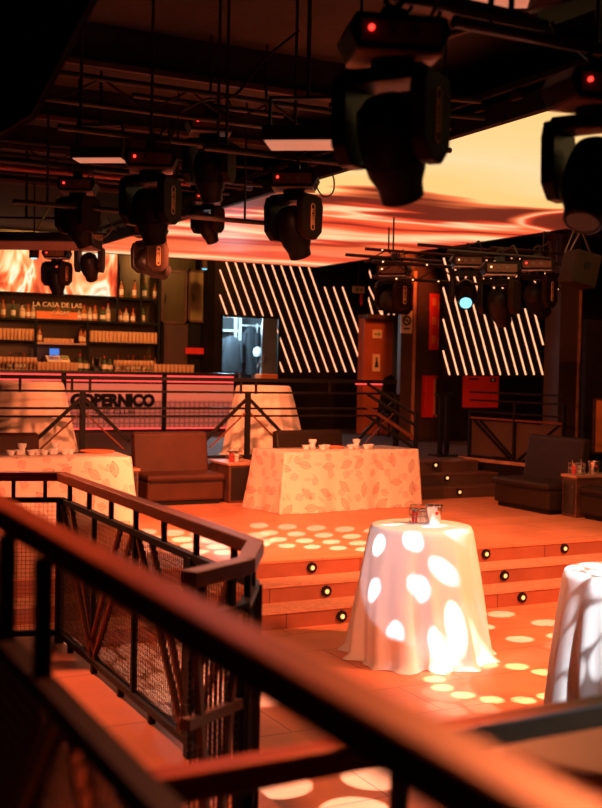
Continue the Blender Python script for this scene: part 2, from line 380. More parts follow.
# near walkway and the gallery the viewer stands on
struct('walkway_floor', G().box(.3, 2.13, 1.75, 7.75, 0, .49), 'walk')
struct('gallery_floor', G().box(-6, .45, -3, 7.75, 0, .98), 'black')
# ceiling and outer walls
struct('ceiling', G().box(-8, 26, -4, 30, 5.25, 5.4), 'ceil')
struct('wall_left', G().box(-4.2, -4, -4, 30, 0, 5.3), 'blackwall')
struct('wall_near', G().box(-6, 17, -4.2, -4, 0, 5.3), 'blackwall')
struct('wall_far', G().box(-4, 26, 27.6, 27.8, .9, 5.3), 'blackwall')
struct('wall_right', G().box(17, 17.2, -4, 12, 0, 5.3), 'blackwall')
# ceiling beams: lateral dark channels with a lighter lower lip
bn = 0
for (px, py, w) in ((75, 60, .5), (60, 118, .5), (45, 150, .3), (30, 182, .35)):
    p = at(px, py, z=4.92)
    struct('trim_%d' % (2+2*bn), G().box(-3, 20, p.y, p.y+w, 4.92, 5.25), 'beam')
    struct('trim_%d' % (3+2*bn), G().box(-3, 20, p.y-.05, p.y, 4.88, 4.93), 'beamlip'); bn += 1
# ================================================================== BACK WALLS
WV = 23.0
aL = at(219, 300, y=WV).x; aR = at(359.5, 300, y=WV).x
zb = at(300, 373, y=WV).z; dz0 = at(250, 318, y=WV).z
dxl = at(222, 330, y=WV).x; dxr = at(277.5, 330, y=WV).x
zlo = at(240, 381, y=WV).z
# striped wall with an opening (bar hatch) in it
w = G(); w.box(aL-.1, dxl, WV, WV+.12, .98, 5.25); w.box(dxl, dxr, WV, WV+.12, dz0, 5.25); w.box(dxr, aR+.25, WV, WV+.12, .98, 5.25); w.box(dxl, dxr, WV, WV+.12, .98, zlo)
struct('wall_striped', w, 'blackwall')
struct('door_1', G().box(dxl-.05, dxl, WV-.05, WV+.02, zlo, dz0+.05).box(dxl-.05, dxr+.05, WV-.05, WV+.02, dz0, dz0+.06).box(dxr, dxr+.05, WV-.05, WV+.02, zlo, dz0), 'black')
def tube_between(a, b, y, group, label, r=.0105):
    p = at(a[0], a[1], y=y); q = at(b[0], b[1], y=y)
    o = obj('light_tube', G().beam(p+Vector((0, -.022, 0)), q+Vector((0, -.022, 0)), .021, r*2, (0, 1, 0)), 'tube')
    tag(o, label, 'light', group)
GA = 'diagonal light tubes on the wall right of the bar'; LA = 'glowing diagonal light tube on the dark wall beside the bar hatch'
sl = .356
def clipline(x0, y0, x1, ylist):
    pass
tops = 262.0
for k in range(-2, 14):
    x_t = 225.7+8.95*k                # where the line crosses y=262
    y_a, x_a = tops, x_t
    if x_a < 219.5: y_a += (219.5-x_a)/sl; x_a = 219.5
    if k > 9:
        y_a = 287.0; x_a = x_t+sl*(287-262)
        if x_a > 347: continue
    y_b = 372.0; x_b = x_t+sl*110
    if x_b > 359: y_b = 262+(359-x_t)/sl; x_b = 359
    segs = []
    # the hatch cuts lines that reach its top left of x=278
    xh = x_t+sl*(317.5-262)
    if xh < 268:
        segs.append((x_a, y_a, xh, 317.5))
        yl = 262+(278.5-x_t)/sl
        if yl < 366: segs.append((278.5, yl, x_b, y_b))
    else: segs.append((x_a, y_a, x_b, y_b))
    for s_ in segs: tube_between(s_[:2], s_[2:], WV, GA, LA)
# recess wall further back
RV = 25.2
struct('wall_recess', G().box(aR-.5, aR+5.5, RV, RV+.1, .98, 5.25), 'blackwall')
GB = 'light tubes on the recessed back wall'; LB = 'diagonal light tube on the recessed wall above the washroom block'
for (x0, y0, x1, y1) in ((330, 265.5, 336.5, 281), (339, 265.5, 345, 281), (347.5, 266, 353, 280), (356, 267, 361, 279), (361.8, 266.5, 366, 279), (367.5, 267, 371, 278),
                         (355.5, 285, 365, 319), (364.5, 285, 373.5, 319), (366, 282, 383, 319), (375.5, 284, 383, 319), (388, 314, 389.5, 318), (393.5, 314, 395, 318), (398.5, 313.5, 400, 318)):
    tube_between((x0, y0), (x1, y1), RV, GB, LB)
# washroom block: lower orange-brown box with a flat top
BV = 21.0
bx0 = at(364, 340, y=BV).x; bx1 = at(399, 340, y=BV).x; bzt = at(380, 319, y=BV).z
struct('wall_washroom', G().box(bx0, bx1+.6, BV, BV+.25, .98, bzt), 'wallo')
struct('trim_20', G().box(bx0, bx1+.6, BV-.18, BV+.3, bzt, bzt+.09), 'wall2')
d0 = at(393.5, 322, y=BV-.02); d1 = at(399, 380, y=BV-.02)
struct('door_2', G().box(d0.x, d1.x, BV-.05, BV, .98, d0.z), 'bluegrey')
# column with the no smoking sign and wall with the banner
QV = 19.0
def col(name, xa, xb, v, m, ztop=5.25, depth=.12, z0=.9):
    a = at(xa, 400, y=v).x; b = at(xb, 400, y=v).x
    struct(name, G().box(a, b, v, v+depth, z0, ztop), m); return a, b
ca, cb = col('wall_column', 399.5, 412.5, QV, 'wall2')
struct('trim_21', G().box(cb-.03, cb+.02, QV-.04, QV, .98, 4.4), 'woodl')  # pale strip painted in for the light along the column edge
ga, gb = col('wall_banner', 413.2, 441.5, QV+.05, 'wall')
RSV = 18.6
ra, rb = col('wall_right_striped', 441.5, 546, RSV, 'blackwall', depth=.15)
GC = 'diagonal light tubes on the right striped wall'; LC = 'glowing diagonal light tube on the dark wall between banner and brown pillar'
for k in range(-3, 16):
    xb_ = 449+8.46*k; sl2 = .268
    yb_, ya = 374.8, 258.0
    xt_ = xb_-sl2*(yb_-ya)
    if xb_ > 542.5: yb_ -= (xb_-542.5)/sl2; xb_ = 542.5
    if xt_ < 442.5: ya += (442.5-xt_)/sl2; xt_ = 442.5
    if yb_-ya < 12: continue
    tube_between((xt_, ya), (xb_, yb_), RSV, GC, LC)
PV = 15.6
pa = at(558, 400, y=PV).x; pdep = at(543, 400, x=pa).y-PV
pa, pb = col('wall_pillar', 558, 577, PV, 'wall2', depth=pdep)
struct('trim_22', G().box(pb-.02, pb+.025, PV-.03, PV+.01, .98, 4.1), 'woodl')
struct('wall_right_far', G().box(pb, 22, PV+.5, PV+.6, .9, 5.25), 'blackwall')
# ================================================================== VIDEO SCREENS
LZ = 4.5
t = thing('video_ceiling', 'large flat video screen hung under the ceiling showing flowing orange and yellow waves', 'screen', (8.28, 12.5, LZ))
obj('screen', G().box(-2.48, 2.5, -9.5, 7.95, 0, .02), 'ledceil', t)
obj('backing', G().box(-2.52, 2.54, -9.54, 7.99, .02, .12), 'black', t)
obj('frame', G().box(-2.56, -2.48, -9.5, 8.0, -.01, .16).box(2.5, 2.56, -9.5, 8.0, -.01, .16).box(-2.48, 2.5, 7.95, 8.0, -.01, .16).box(-2.48, 2.5, -9.56, -9.5, -.01, .16), 'black', t)
g = G()
for i in range(34): g.cbox((-2.62, -9.2+i*.5, .14), (.05, .12, .06))
obj('edge_bracket', g, 'pipe', t, label='row of small dark brackets along the long edge')
g = G().beam((-2.64, -9.5, .22), (-2.64, 7.95, .22), .05, .05)
obj('edge_tube', g, 'black', t)
t = thing('video_wall', 'wide video screen of orange flames above the bar shelves', 'screen', (5.3, 23.82, 3.9))
obj('screen', G().box(-2.6, 2.3, 0, .04, 0, 1.12), 'flame', t)
obj('frame', G().box(-2.65, 2.35, .04, .12, -.04, 1.16), 'black', t)
# ================================================================== BAR
BW = 24.2
struct('wall_bar', G().box(1, aL-.05, BW, BW+.1, .98, 5.25), 'mirror')
struct('wall_bar_side', G().box(aL-.1, aL-.0, WV+.1, BW+.1, .98, 5.25), 'blackwall')
t = thing('bar_counter', 'long bar counter with pink backlit panels and black lettering', 'bar counter', (6, 22.2, .98))
CT = 1.27
x0, x1 = -3.5, at(235.5, 400, y=22.2).x-6
obj('counter_body', G().box(x0, x1, .06, .75, 0, CT-.06), 'blackgloss', t)
obj('counter_top', G().box(x0, x1+.05, -.05, .8, CT-.06, CT), 'blackgloss', t, bevel=.01)
divs = [at(x, 400, y=22.2).x-6 for x in (63.5, 164)]
edges = [x0]+divs+[x1]
for a, b in zip(edges, edges[1:]):
    pn = obj('front_panel', G().box(a+.05, b-.05, 0, .06, .1, CT-.22), 'barpanel', t)
for d in divs+[x1]: obj('divider', G().box(d-.05, d+.05, -.03, .07, 0, CT-.06), 'black', t)
obj('light_strip', G().box(x0, x1, .01, .06, CT-.21, CT-.065), 'redstrip', t, label='red light strip under the counter edge')
obj('light_strip', G().box(x0, x1, .01, .05, .07, .1), 'redstrip', t, label='thin red light strip along the foot')
obj('panel_rail', G().box(x0, x1, -.01, .02, CT-.25, CT-.21), 'black', t)
lp = at(113.5, 401, y=22.17)
text('lettering', 'COPERNICO', .335, 'black', t, (lp.x-6, -.03, lp.z-.98), bold=.024, xs=.93, label='black word COPERNICO')
text('lettering', 'THE CLUB', .13, 'black', t, (lp.x-6+.02, -.03, lp.z-.98-.235), xs=1.5, label='small black words THE CLUB')
c1 = at(77, 400.5, y=22.17)
obj('logo_ring', G().torus((c1.x-6, -.03, c1.z-.98), .115, .026, 'y', 28, 6), 'black', t)
# service tray of glasses stays separate; back counter
struct_z = at(100, 372.5, y=23.5).z
t = thing('back_counter', 'dark work counter behind the bar under the shelves', 'counter', (6, 23.3, .98))
bz = at(100, 371, y=23.2).z
SCX = at(162, 322, y=23.7).x-6.06
obj('worktop', G().box(-3.5, SCX, 0, .85, bz-.98-.05, bz-.98), 'blackgloss', t, bevel=.01)
obj('cabinet_body', G().box(-3.5, SCX, .05, .85, 0, bz-.98-.05), 'black', t)
# shelves
SVf, SVb = 23.55, 24.15
zs = {k: at(100, y_, y=SVf).z for k, y_ in dict(a=296, b=320.8, c=342.0).items()}
xs_ = {k: at(x_, 320, y=SVf).x for k, x_ in dict(p0=-20, p1=36, p2=88, p3=117.5, p4=141, p5=159).items()}
t = thing('bar_shelf_unit', 'black metal shelf unit with three shelves of bottles and glasses behind the bar', 'shelf', (0, 0, 0))
XL, XR = 2.2, xs_['p5']
obj('shelf', G().box(xs_['p3'], XR, SVf, SVb, zs['a']-.05, zs['a']), 'black', t)
obj('shelf', G().box(XL, XR+.03, SVf, SVb, zs['b']-.05, zs['b']), 'black', t)
zc1 = at(18, 340, y=SVf).z
obj('shelf', G().box(XL, xs_['p1'], SVf, SVb, zc1-.04, zc1), 'black', t)
obj('shelf', G().box(xs_['p1'], xs_['p2'], SVf, SVb, zc1-.07, zc1-.03), 'pale_edge', t, label='pale edged shelf')
obj('shelf', G().box(xs_['p2'], XR, SVf, SVb, zs['c']-.04, zs['c']), 'black', t)
for k in ('p1', 'p2', 'p5'): obj('upright', G().box(xs_[k]-.03, xs_[k]+.03, SVf-.01, SVf+.05, bz, zs['b']+(1.3 if k == 'p5' else 0)), 'black', t)
for k in ('p3', 'p4'): obj('upright', G().box(xs_[k]-.02, xs_[k]+.02, SVf, SVf+.04, zs['b'], zs['a']+(.9 if k == 'p4' else .0)), 'black', t)
# cabinets with olive gilt doors
def framed(name, lab, xa, xb, ya, yb, v, m, cat='cabinet'):
    p = at(xa, ya, y=v); q = at(xb, yb, y=v)
    t = thing(name, lab, cat, (p.x, v, q.z)); W = q.x-p.x; Hh = p.z-q.z
    obj('panel', G().box(0, W, 0, .04, 0, Hh), m, t)
    g = G().box(-.05, 0, -.03, .05, -.05, Hh+.05).box(W, W+.05, -.03, .05, -.05, Hh+.05).box(-.05, W+.05, -.03, .05, Hh, Hh+.05).box(-.05, W+.05, -.03, .05, -.05, 0)
    obj('frame', g, 'wood', t)
    obj('handle', G().box(.05, .08, -.06, -.03, Hh*.4, Hh*.55), 'steel', t)
framed('wall_cabinet', 'tall dark framed cabinet door standing right of the shelves', 163.5, 184, 272, 322, 23.7, 'mirror')
framed('wall_cabinet', 'wide olive gilt cabinet door beside the striped wall', 190.5, 213, 272, 321, 23.7, 'gold')
p = at(162, 322, y=23.7); q = at(216, 372, y=23.7); q.x = min(q.x, aL-.13)
t = thing('service_cabinet', 'dark service cabinet under the gilt doors at the bar end', 'cabinet', (p.x, 23.72, .98))
obj('body', G().box(0, q.x-p.x, 0, .4, 0, p.z-.98), 'black', t)
obj('door', G().box(.05, .62, -.03, 0, 1.4, p.z-1.0), 'wall2', t); obj('door', G().box(.68, q.x-p.x-.05, -.03, 0, 1.4, p.z-1.0), 'black', t)
h = at(199, 351, y=23.6)
tag(obj('sign_panel', G().box(-.32, .32, 0, .03, -.07, .07), 'redsign', loc=(h.x, 23.6, h.z)), 'small dark red sign on the service cabinet', 'sign')
# ---- bottles and glasses
def bottle(name, lab, px, py, v, hgt, m, group, rad=.042, lbl='paper'):
    zt_ = {320.8: zs['b'], 296: zs['a'], 339.5: zc1-.03, 371: bz, 369.5: bz}[py]
    p = at(px, py, y=v); p.z = zt_+.001
    t = thing(name, lab, 'bottle', p, 0, group)
    h_ = hgt
    obj('body', G().lathe([(0, 0), (rad, 0), (rad, h_*.55), (rad*.8, h_*.64), (rad*.32, h_*.74), (rad*.30, h_*.92)], 12).smooth(), m, t)
    obj('label', G().lathe([(rad+.002, h_*.14), (rad+.002, h_*.44)], 12), lbl, t)
    obj('cap', G().lathe([(rad*.36, h_*.90), (rad*.36, h_), (0, h_)], 10), 'redpaint' if random.random() < .5 else 'black', t)
    return t
cols = ['glassa', 'glassg', 'glassc', 'glassa', 'glassc']
nm = {'glassa': 'amber', 'glassg': 'green', 'glassc': 'clear'}
GT = 'bottles on the upper long shelf'
i = 0
for x, hh in ((3, .38), (13, .36), (22, .31), (28, .30), (33, .33), (58, .30), (73, .26), (79, .26), (84, .33), (90, .30), (95, .34), (103, .30), (108, .40), (120, .32), (126, .30), (133, .30), (143, .38)):
    m = cols[i % 5]; i += 1
    bottle('liquor_bottle', nm[m]+' glass bottle with paper label on the upper long bar shelf', x, 320.8, 23.7, hh, m, GT+' '+nm[m], .05 if i % 3 else .065, 'cream' if i % 2 else 'paper')
for i, x in enumerate((121.5, 134.5, 144.5, 155)):
    bottle('liquor_bottle', 'tall amber bottle standing on the short top shelf beside the flame screen', x, 296, 23.7, .40, 'glassa' if i != 2 else 'glassg', 'bottles on the short top shelf', .046)
for i, (x, hh) in enumerate(((39.5, .34), (81, .36), (85, .30))):
    bottle('liquor_bottle', ['amber bottle alone at the left end of the pale edged shelf', 'tall gold labelled bottle at the right end of the pale edged shelf', 'short gold labelled bottle at the right end of the pale edged shelf'][i], x, 339.5, 23.72, hh, 'glassa', None, .05, 'cream')
for i, (x, hh) in enumerate(((80, .36), (86.5, .34), (104, .32), (110, .3))):
    bottle('liquor_bottle', 'dark bottle with a pale label on the back counter by the shaker', x, 371, 23.6, hh, 'glassg', 'labelled bottles on the back counter', .065, 'cream')
for i, x in enumerate((10, 16, 20, 24, 30, 118, 128, 133, 138, 144, 150, 155)):
    bottle('liquor_bottle', 'dark bottle at the rear of the back counter behind the glasses', x, 369.5, 23.95, .36, 'glassa' if i % 2 else 'glassg', 'bottles behind the counter glasses', .045)
def glass_proto(name, lab, h_, r_, group, loc, m='glass', stem=False):
    if stem: pr = [(r_*.7, 0), (.008, .012), (.008, h_*.4), (r_*.6, h_*.5), (r_, h_*.7), (r_*.85, h_), (r_*.8, h_), (r_*.9, h_*.7), (0, h_*.5)]
    else: pr = [(r_*.8, 0), (r_*.85, .01), (r_, h_), (r_*.93, h_), (r_*.8, .03), (0, .03)]
    o = obj(name, G().lathe(pr, 12).smooth(), m, loc=loc); return tag(o, lab, 'glass', group)
def row(name, lab, xa, xb, py, v, h_, r_, n, group, rows=1, stem=False):
    a = at(xa, py, y=v); b = at(xb, py, y=v); pr = None
    a.z = b.z = {340: zc1, 342: zs['c'], 340.0001: zc1-.03}.get(py, bz)+.001
    for r in range(rows):
        for k in range(n):
            p = a.lerp(b, k/(n-1)); p = Vector((p.x, v+r*(r_*2+.015), p.z))
            if pr is None: pr = glass_proto(name, lab, h_, r_, group, p, stem=stem)
            else: dup(pr, p)
row('tumbler', 'tall clear tumbler in the left row on the lower bar shelf', 0, 34, 340, 23.62, .24, .042, 10, 'tumblers on the left lower shelf', 2)
row('tumbler', 'tall clear tumbler in the long right row on the lower bar shelf', 92, 156, 342, 23.62, .24, .042, 18, 'tumblers on the right lower shelf', 2)
row('tumbler', 'low glass on the pale edged middle shelf', 45, 72, 340.0001, 23.62, .09, .036, 10, 'low glasses on the middle shelf')
row('stem_glass', 'stemmed glass in the tray on the left of the back counter', 0, 35, 368.8, 23.36, .26, .045, 10, 'stemmed glasses at the left of the counter', 2, True)
row('tumbler', 'short glass in the middle of the back counter', 39, 76, 369.5, 23.36, .17, .05, 10, 'short glasses in the middle of the counter', 2)
row('stem_glass', 'stemmed glass in the long row right of the shaker', 117, 152, 370.5, 23.36, .24, .045, 10, 'stemmed glasses right of the shaker', 2, True)
row('tumbler', 'short glass at the right end of the bar row', 156, 192, 371.5, 23.36, .17, .048, 10, 'short glasses at the right end of the bar', 2)
p = at(96, 371, y=23.5); p.z = bz+.001
tag(obj('ice_bucket', G().lathe([(.07, 0), (.075, .01), (.115, .30), (.12, .31), (.105, .31), (.07, .03), (0, .03)], 20).smooth(), 'chrome', loc=p), 'steel shaker bucket standing on the back counter between labelled bottles', 'bucket')
p = at(62, 362, y=23.3)
t = thing('cash_register', 'pale cash register with small blue and green screens on the back counter', 'cash register', (p.x, 23.55, bz))
obj('body', G().prism([(0, 0), (.4, 0), (.4, .22), (.2, .32), (0, .2)], 0, -.25, .25), 'cream', t, bevel=.01)
obj('screen', G().box(-.2, 0, -.01, .02, .32, .46), 'bluescr', t); obj('keypad', G().box(.05, .22, .02, .06, .26, .3), M['green'], t)
# glowing word sign on the shelf
p = at(58, 311, y=23.6)
t = thing('word_sign', 'small sign with cream block letters standing among the bottles', 'sign', (p.x, 23.57, zs['b']+.002))
obj('backing', G().box(-.46, .42, .02, .04, 0, .16), 'orangesign', t)
text('lettering', 'LA CASA DE LAS', .145, 'cream', t, (-.02, 0, .30), ext=.01, label='cream words LA CASA DE LAS')
text('lettering', 'CASAS', .13, 'cream', t, (.05, 0, .13), ext=.01, label='cream word CASAS')
# hatch room behind the striped wall
HV = 24.6
struct('wall_store_back', G().box(dxl-.4, dxr+.6, HV+.9, HV+1.0, .98, 5.0), 'bluegrey')
struct('wall_store_side', G().box(dxr+.55, dxr+.65, WV+.15, HV+1, .98, 5.0), 'bluegrey').hide_render = False
def hx(px, py, v=HV): return at(px, py, y=v)
t = thing('storage_rack', 'pale metal storage rack in the lit store room behind the hatch', 'rack', (0, 0, 0))
a = hx(222, 331); b = hx(244, 331)
for py_ in (330, 361, 376): 
    z_ = hx(232, py_).z; obj('shelf', G().box(a.x-.3, b.x, HV+.25, HV+.6, z_-.03, z_+.02), 'pale', t)
for px_ in (239, 243.5): 
    x_ = hx(px_, 340).x; obj('upright', G().box(x_-.035, x_+.035, HV+.2, HV+.25, .98, 4.2), 'pale', t)
def coat(lab, px, py, w_, h_, v):
    p = at(px, py, y=v); t = thing('hanging_coat', lab, 'coat', p)
    n = 14; g = G(); vs = []
    prof = [(.12, 0), (.5, -.08), (.62, -.25), (.66, -.6), (.72, -.85), (.78, -1.0)]
    for r, z in prof:
        for i in range(n*2):
            A = PI*i/n; k = 1+.1*math.sin(5*A+z*4)
            vs.append((math.cos(A)*w_/2*r*k/.78, math.sin(A)*w_*.22*k, z*h_))
    nn = 2*n
    g.add(vs, [(j*nn+i, j*nn+(i+1) % nn, (j+1)*nn+(i+1) % nn, (j+1)*nn+i) for j in range(len(prof)-1) for i in range(nn)]).smooth()
    obj('coat_body', g, 'coat', t)
    obj('sleeve', G().cyl((w_*.38, -.03, -.12*h_), (w_*.46, -.02, -.75*h_), .07, 10, .05).smooth(), 'coat', t)
    obj('sleeve', G().cyl((-w_*.38, -.03, -.12*h_), (-w_*.46, -.02, -.75*h_), .07, 10, .05).smooth(), 'coat', t)
    obj('hanger_hook', G().torus((0, 0, .04), .035, .006, 'y', 12, 6), 'chrome', t)
coat('dark bulky jacket hanging on the left in the store room', 231, 336, .58, .85, HV-.25)
coat('long dark navy coat hanging in the middle of the store room', 250, 327, .40, 1.15, HV-.05)
t = thing('ventilation_pipe', 'pale bent pipe rising in the store room behind the hatch', 'pipe', hx(254.5, 379))
pts = [Vector((0, 0, -.6)), Vector((0, 0, .25)), Vector((.05, 0, .38)), Vector((.16, 0, .44)), Vector((.4, 0, .45))]
obj('pipe', G().tube(pts, .075, 14).smooth(), 'pale', t)
obj('clamp', G().cyl((0, 0, .1), (0, 0, .15), .09, 14), 'steel', t)
p = hx(257, 335)
t = thing('coat_rail', 'pale tubular coat frame standing in the store room', 'rail', p)
obj('frame', G().tube([(0, 0, -1.4), (0, 0, .28)], .022).tube([(.12, 0, -1.4), (.12, 0, .28)], .022).tube([(-.45, 0, .22), (.2, 0, .22)], .02), 'pale', t)
p = hx(258, 352, HV-.35)
tag(obj('white_bag', G().lathe([(.0, -.12), (.1, -.1), (.13, 0), (.09, .1), (.0, .13)], 12).smooth(), 'pale', loc=p), 'small crumpled pale bag above the bent pipe', 'bag')
# open steel door of the hatch
a = at(262.5, 320, y=WV-.06); b = at(276.5, 375, y=WV-.06)
t = thing('hatch_door', 'grey steel door leaf standing open at the right of the store hatch', 'door', (a.x, WV-.06, zlo))
obj('leaf', G().box(0, b.x-a.x, 0, .04, 0, dz0-zlo), 'bluegrey', t, bevel=.005)
obj('handle', G().box(.04, .07, -.05, 0, .45, .6), 'chrome', t)
p = at(249, 379, y=22.6)
tag(obj('serving_box', G().box(-.0, .42, 0, .3, 0, .16), 'orangesign', loc=(at(261, 378, y=22.6).x, 22.6, at(261, 381, y=22.6).z), bevel=.01), 'small orange box on the bar end under the steel door', 'box')
obj_t = thing('hatch_ledge', 'dark narrow ledge in front of the store hatch', 'ledge', (dxl, 22.45, .98))
LX = at(235.5, 400, y=22.2).x+.12-dxl
obj('top', G().box(LX, dxr-dxl+.3, 0, .5, at(250, 380, y=22.6).z-1.03, at(250, 381, y=22.6).z-.98), 'black', obj_t)
obj('support', G().box(LX+.05, dxr-dxl+.2, .2, .45, 0, at(250, 380, y=22.6).z-1.03), 'black', obj_t)
# ================================================================== SIGNS ON THE RIGHT
def sign_plate(name, lab, cat, xa, xb, ya, yb, v, m):
    p = at(xa, ya, y=v); q = at(xb, yb, y=v)
    t = thing(name, lab, cat, ((p.x+q.x)/2, v, (p.z+q.z)/2)); W = q.x-p.x; Hh = p.z-q.z
    obj('plate', G().box(-W/2, W/2, -.02, 0, -Hh/2, Hh/2), m, t); return t, W, Hh
t, W, Hh = sign_plate('prohibition_sign', 'cream sign with a dark round no smoking symbol on the brown column', 'sign', 401, 411.5, 310.5, 333.5, QV-.003, 'cream')
obj('ring', G().torus((0, -.025, .03), .085, .016, 'y', 24, 6), 'coat', t)
obj('slash', G().beam((-.06, -.028, .09), (.06, -.028, -.03), .01, .02, (0, 1, 0)), 'coat', t)
obj('caption_bar', G().box(-.07, .07, -.03, -.02, -.15, -.12), 'coat', t)
obj('cigarette', G().box(-.05, .05, -.028, -.02, .02, .04), 'coat', t)
t, W, Hh = sign_plate('red_banner', 'tall red sign panel of three printed squares beside the right striped wall', 'sign', 430, 441, 293.5, 350, QV+.047, 'redsign')
for k in range(3):
    z_ = Hh/2-(k+.5)*Hh/3
    obj('print', G().box(-W*.32, W*.0, -.026, -.02, z_-.06, z_+.10).box(.04, W*.34, -.026, -.02, z_-.12, z_+.05), 'orangesign', t)
t, W, Hh = sign_plate('exit_arrow_sign', 'small green and cream arrow sign on the orange brown wall', 'sign', 372.5, 381.5, 329.5, 338.5, BV-.003, 'cream')
obj('arrow', G().prism([(-.08, .02), (.02, .02), (.02, .06), (.09, 0), (.02, -.06), (.02, -.02), (-.08, -.02)], 1, -.03, -.02), 'green', t)
t, W, Hh = sign_plate('washroom_sign', 'small cream washroom sign with a dark figure on the orange brown wall', 'sign', 372.5, 379.5, 354, 371.5, BV-.003, 'cream')
obj('figure', G().cyl((0, -.03, .09), (0, -.02, .09), .025, 12).prism([(-.05, -.1), (.05, -.1), (.02, .05), (-.02, .05)], 1, -.03, -.02), 'coat', t)
t, W, Hh = sign_plate('hanging_exit_sign', 'small lit exit sign hanging before the recessed wall', 'sign', 352.5, 364, 286, 293.5, 22.0, 'cream')
obj('pictogram', G().box(-.08, .0, -.03, -.02, -.04, .04).box(.03, .09, -.03, -.02, -.03, .03), 'green', t)
obj('drop_rod', G().cyl((0, 0, Hh/2), (0, 0, 5.25-t.location.z), .012, 8), 'pipe', t)
obj('arrow_plate', G().prism([(.05, -.1), (.11, -.1), (.11, -.3), (.08, -.36), (.05, -.3)], 1, -.02, 0), 'redsign', t, label='narrow red arrow hanging below')
# fire hose cabinet
p = at(426, 375.5, y=QV-.1); q = at(448, 417.5, y=QV-.1)
t = thing('fire_hose_cabinet', 'red fire hose cabinet with a pale framed glass front on the wall', 'cabinet', (p.x, QV+.048, q.z)); W = q.x-p.x; Hh = p.z-q.z
obj('box', G().box(0, W, -.14, 0, 0, Hh), 'redpaint', t, bevel=.01)
obj('door_frame', G().box(W*.36, W*.42, -.17, -.14, .02, Hh-.02).box(W*.92, W*.98, -.17, -.14, .02, Hh-.02).box(W*.36, W*.98, -.17, -.14, Hh-.06, Hh-.02).box(W*.36, W*.98, -.17, -.14, .02, .06), 'woodl', t)
obj('door_pane', G().box(W*.42, W*.92, -.155, -.14, .06, Hh-.06), 'blackgloss', t)
obj('extinguisher', G().lathe([(0, 0), (.06, 0), (.06, .3), (.03, .36), (.02, .42)], 12, (W*.66, -.19, .15)).smooth(), 'redpaint', t)
t, W, Hh = sign_plate('red_notice', 'large red notice board on the dark wall below the right light tubes', 'sign', 463, 497.5, 375.8, 407.5, RSV-.003, 'redsign')
obj('print', G().box(-W*.35, -W*.08, -.026, -.02, Hh*.38, Hh*.43), 'black', t); obj('print', G().box(W*.25, W*.42, -.026, -.02, Hh*.32, Hh*.45), 'black', t)
obj('print', G().box(W*.31, W*.35, -.03, -.026, Hh*.35, Hh*.42), 'white', t)
p = at(596, 400, y=14.2); q = at(612, 452, y=14.2)
t = thing('red_poster', 'dark red framed poster at the far right edge behind the lounge seats', 'poster', (p.x, 14.2, q.z))
obj('print', G().box(0, q.x-p.x, 0, .03, 0, p.z-q.z), 'orangesign', t); obj('frame', G().box(-.03, 0, -.01, .04, -.03, p.z-q.z+.03).box(0, q.x-p.x, -.01, .04, -.03, 0).box(0, q.x-p.x, -.01, .04, p.z-q.z, p.z-q.z+.03), 'wood', t)
struct('wall_lounge', G().box(p.x-.2, 17, 14.25, 14.35, .9, 3.3), 'blackwall')
# red neon like lamp on the barrier near the washrooms
p = at(374, 384, y=BV-.041)
tag(obj('red_bench_light', G().box(-.45, .25, 0, .04, -.02, .02), 'redstrip', loc=p), 'thin red glowing strip in front of the orange brown wall', 'light')
p = at(388, 376, y=20.4)
t = thing('low_chair', 'black curved chair back with a red rim by the grey door', 'chair', (p.x, 20.4, .98))
obj('backrest', G().prism([(-.25, .4), (.2, .4), (.22, 1.2), (.1, 1.32), (-.08, 1.25)], 1, 0, .06), 'black', t, bevel=.02)
obj('seat', G().box(-.25, .25, -.45, .05, .38, .48), 'black', t, bevel=.02)
for sx in (-.2, .2):
    for sy in (-.4, 0): obj('leg', G().cyl((sx, sy, 0), (sx, sy, .38), .02, 8), 'black', t)
# ================================================================== STEP LIGHTS
def step_light(px, py, v, lab, grp):
    p = at(px, py, y=v); t = thing('step_light', lab, 'light', p, 0, grp)
    obj('bezel', G().cyl((0, -.02, 0), (0, .0, 0), .056, 8), 'black', t)
    obj('reflector', G().cyl((0, -.024, 0), (0, -.018, 0), .032, 12), 'steel', t)
    obj('lamp', G().cyl((0, -.030, 0), (0, -.018, 0), .021, 12), 'stepglow', t)
for (x, y_, k) in ((311.5, 567.5, 2), (326, 591, 1), (341.3, 616, 0)): step_light(x, y_, 9.06+.365*k, ['small round step light in the bottom riser left of the white cocktail table', 'small round step light in the middle riser left of the white cocktail table', 'small round step light in the top riser left of the white cocktail table'][k], 'step lights')
for (x, y_, k) in ((485.5, 553.8, 2), (504, 575.5, 1), (521.7, 597.2, 0)): step_light(x, y_, 9.06+.365*k, ['round step light in the bottom riser between the two white tables', 'round step light in the middle riser between the two white tables', 'round step light in the top riser right beside the white cocktail table'][k], 'step lights')
step_light(564, 548.3, 9.79, 'round step light in the top riser above the cropped white table', 'step lights')
for (x, y_, k) in ((435, 465, 2), (446.5, 477.8, 1), (459, 492, 0)): step_light(x, y_, 13.72+.36*k, ['round step light in the lowest dark upper step', 'round step light in the middle dark upper step', 'round step light in the highest dark upper step'][k], 'step lights')
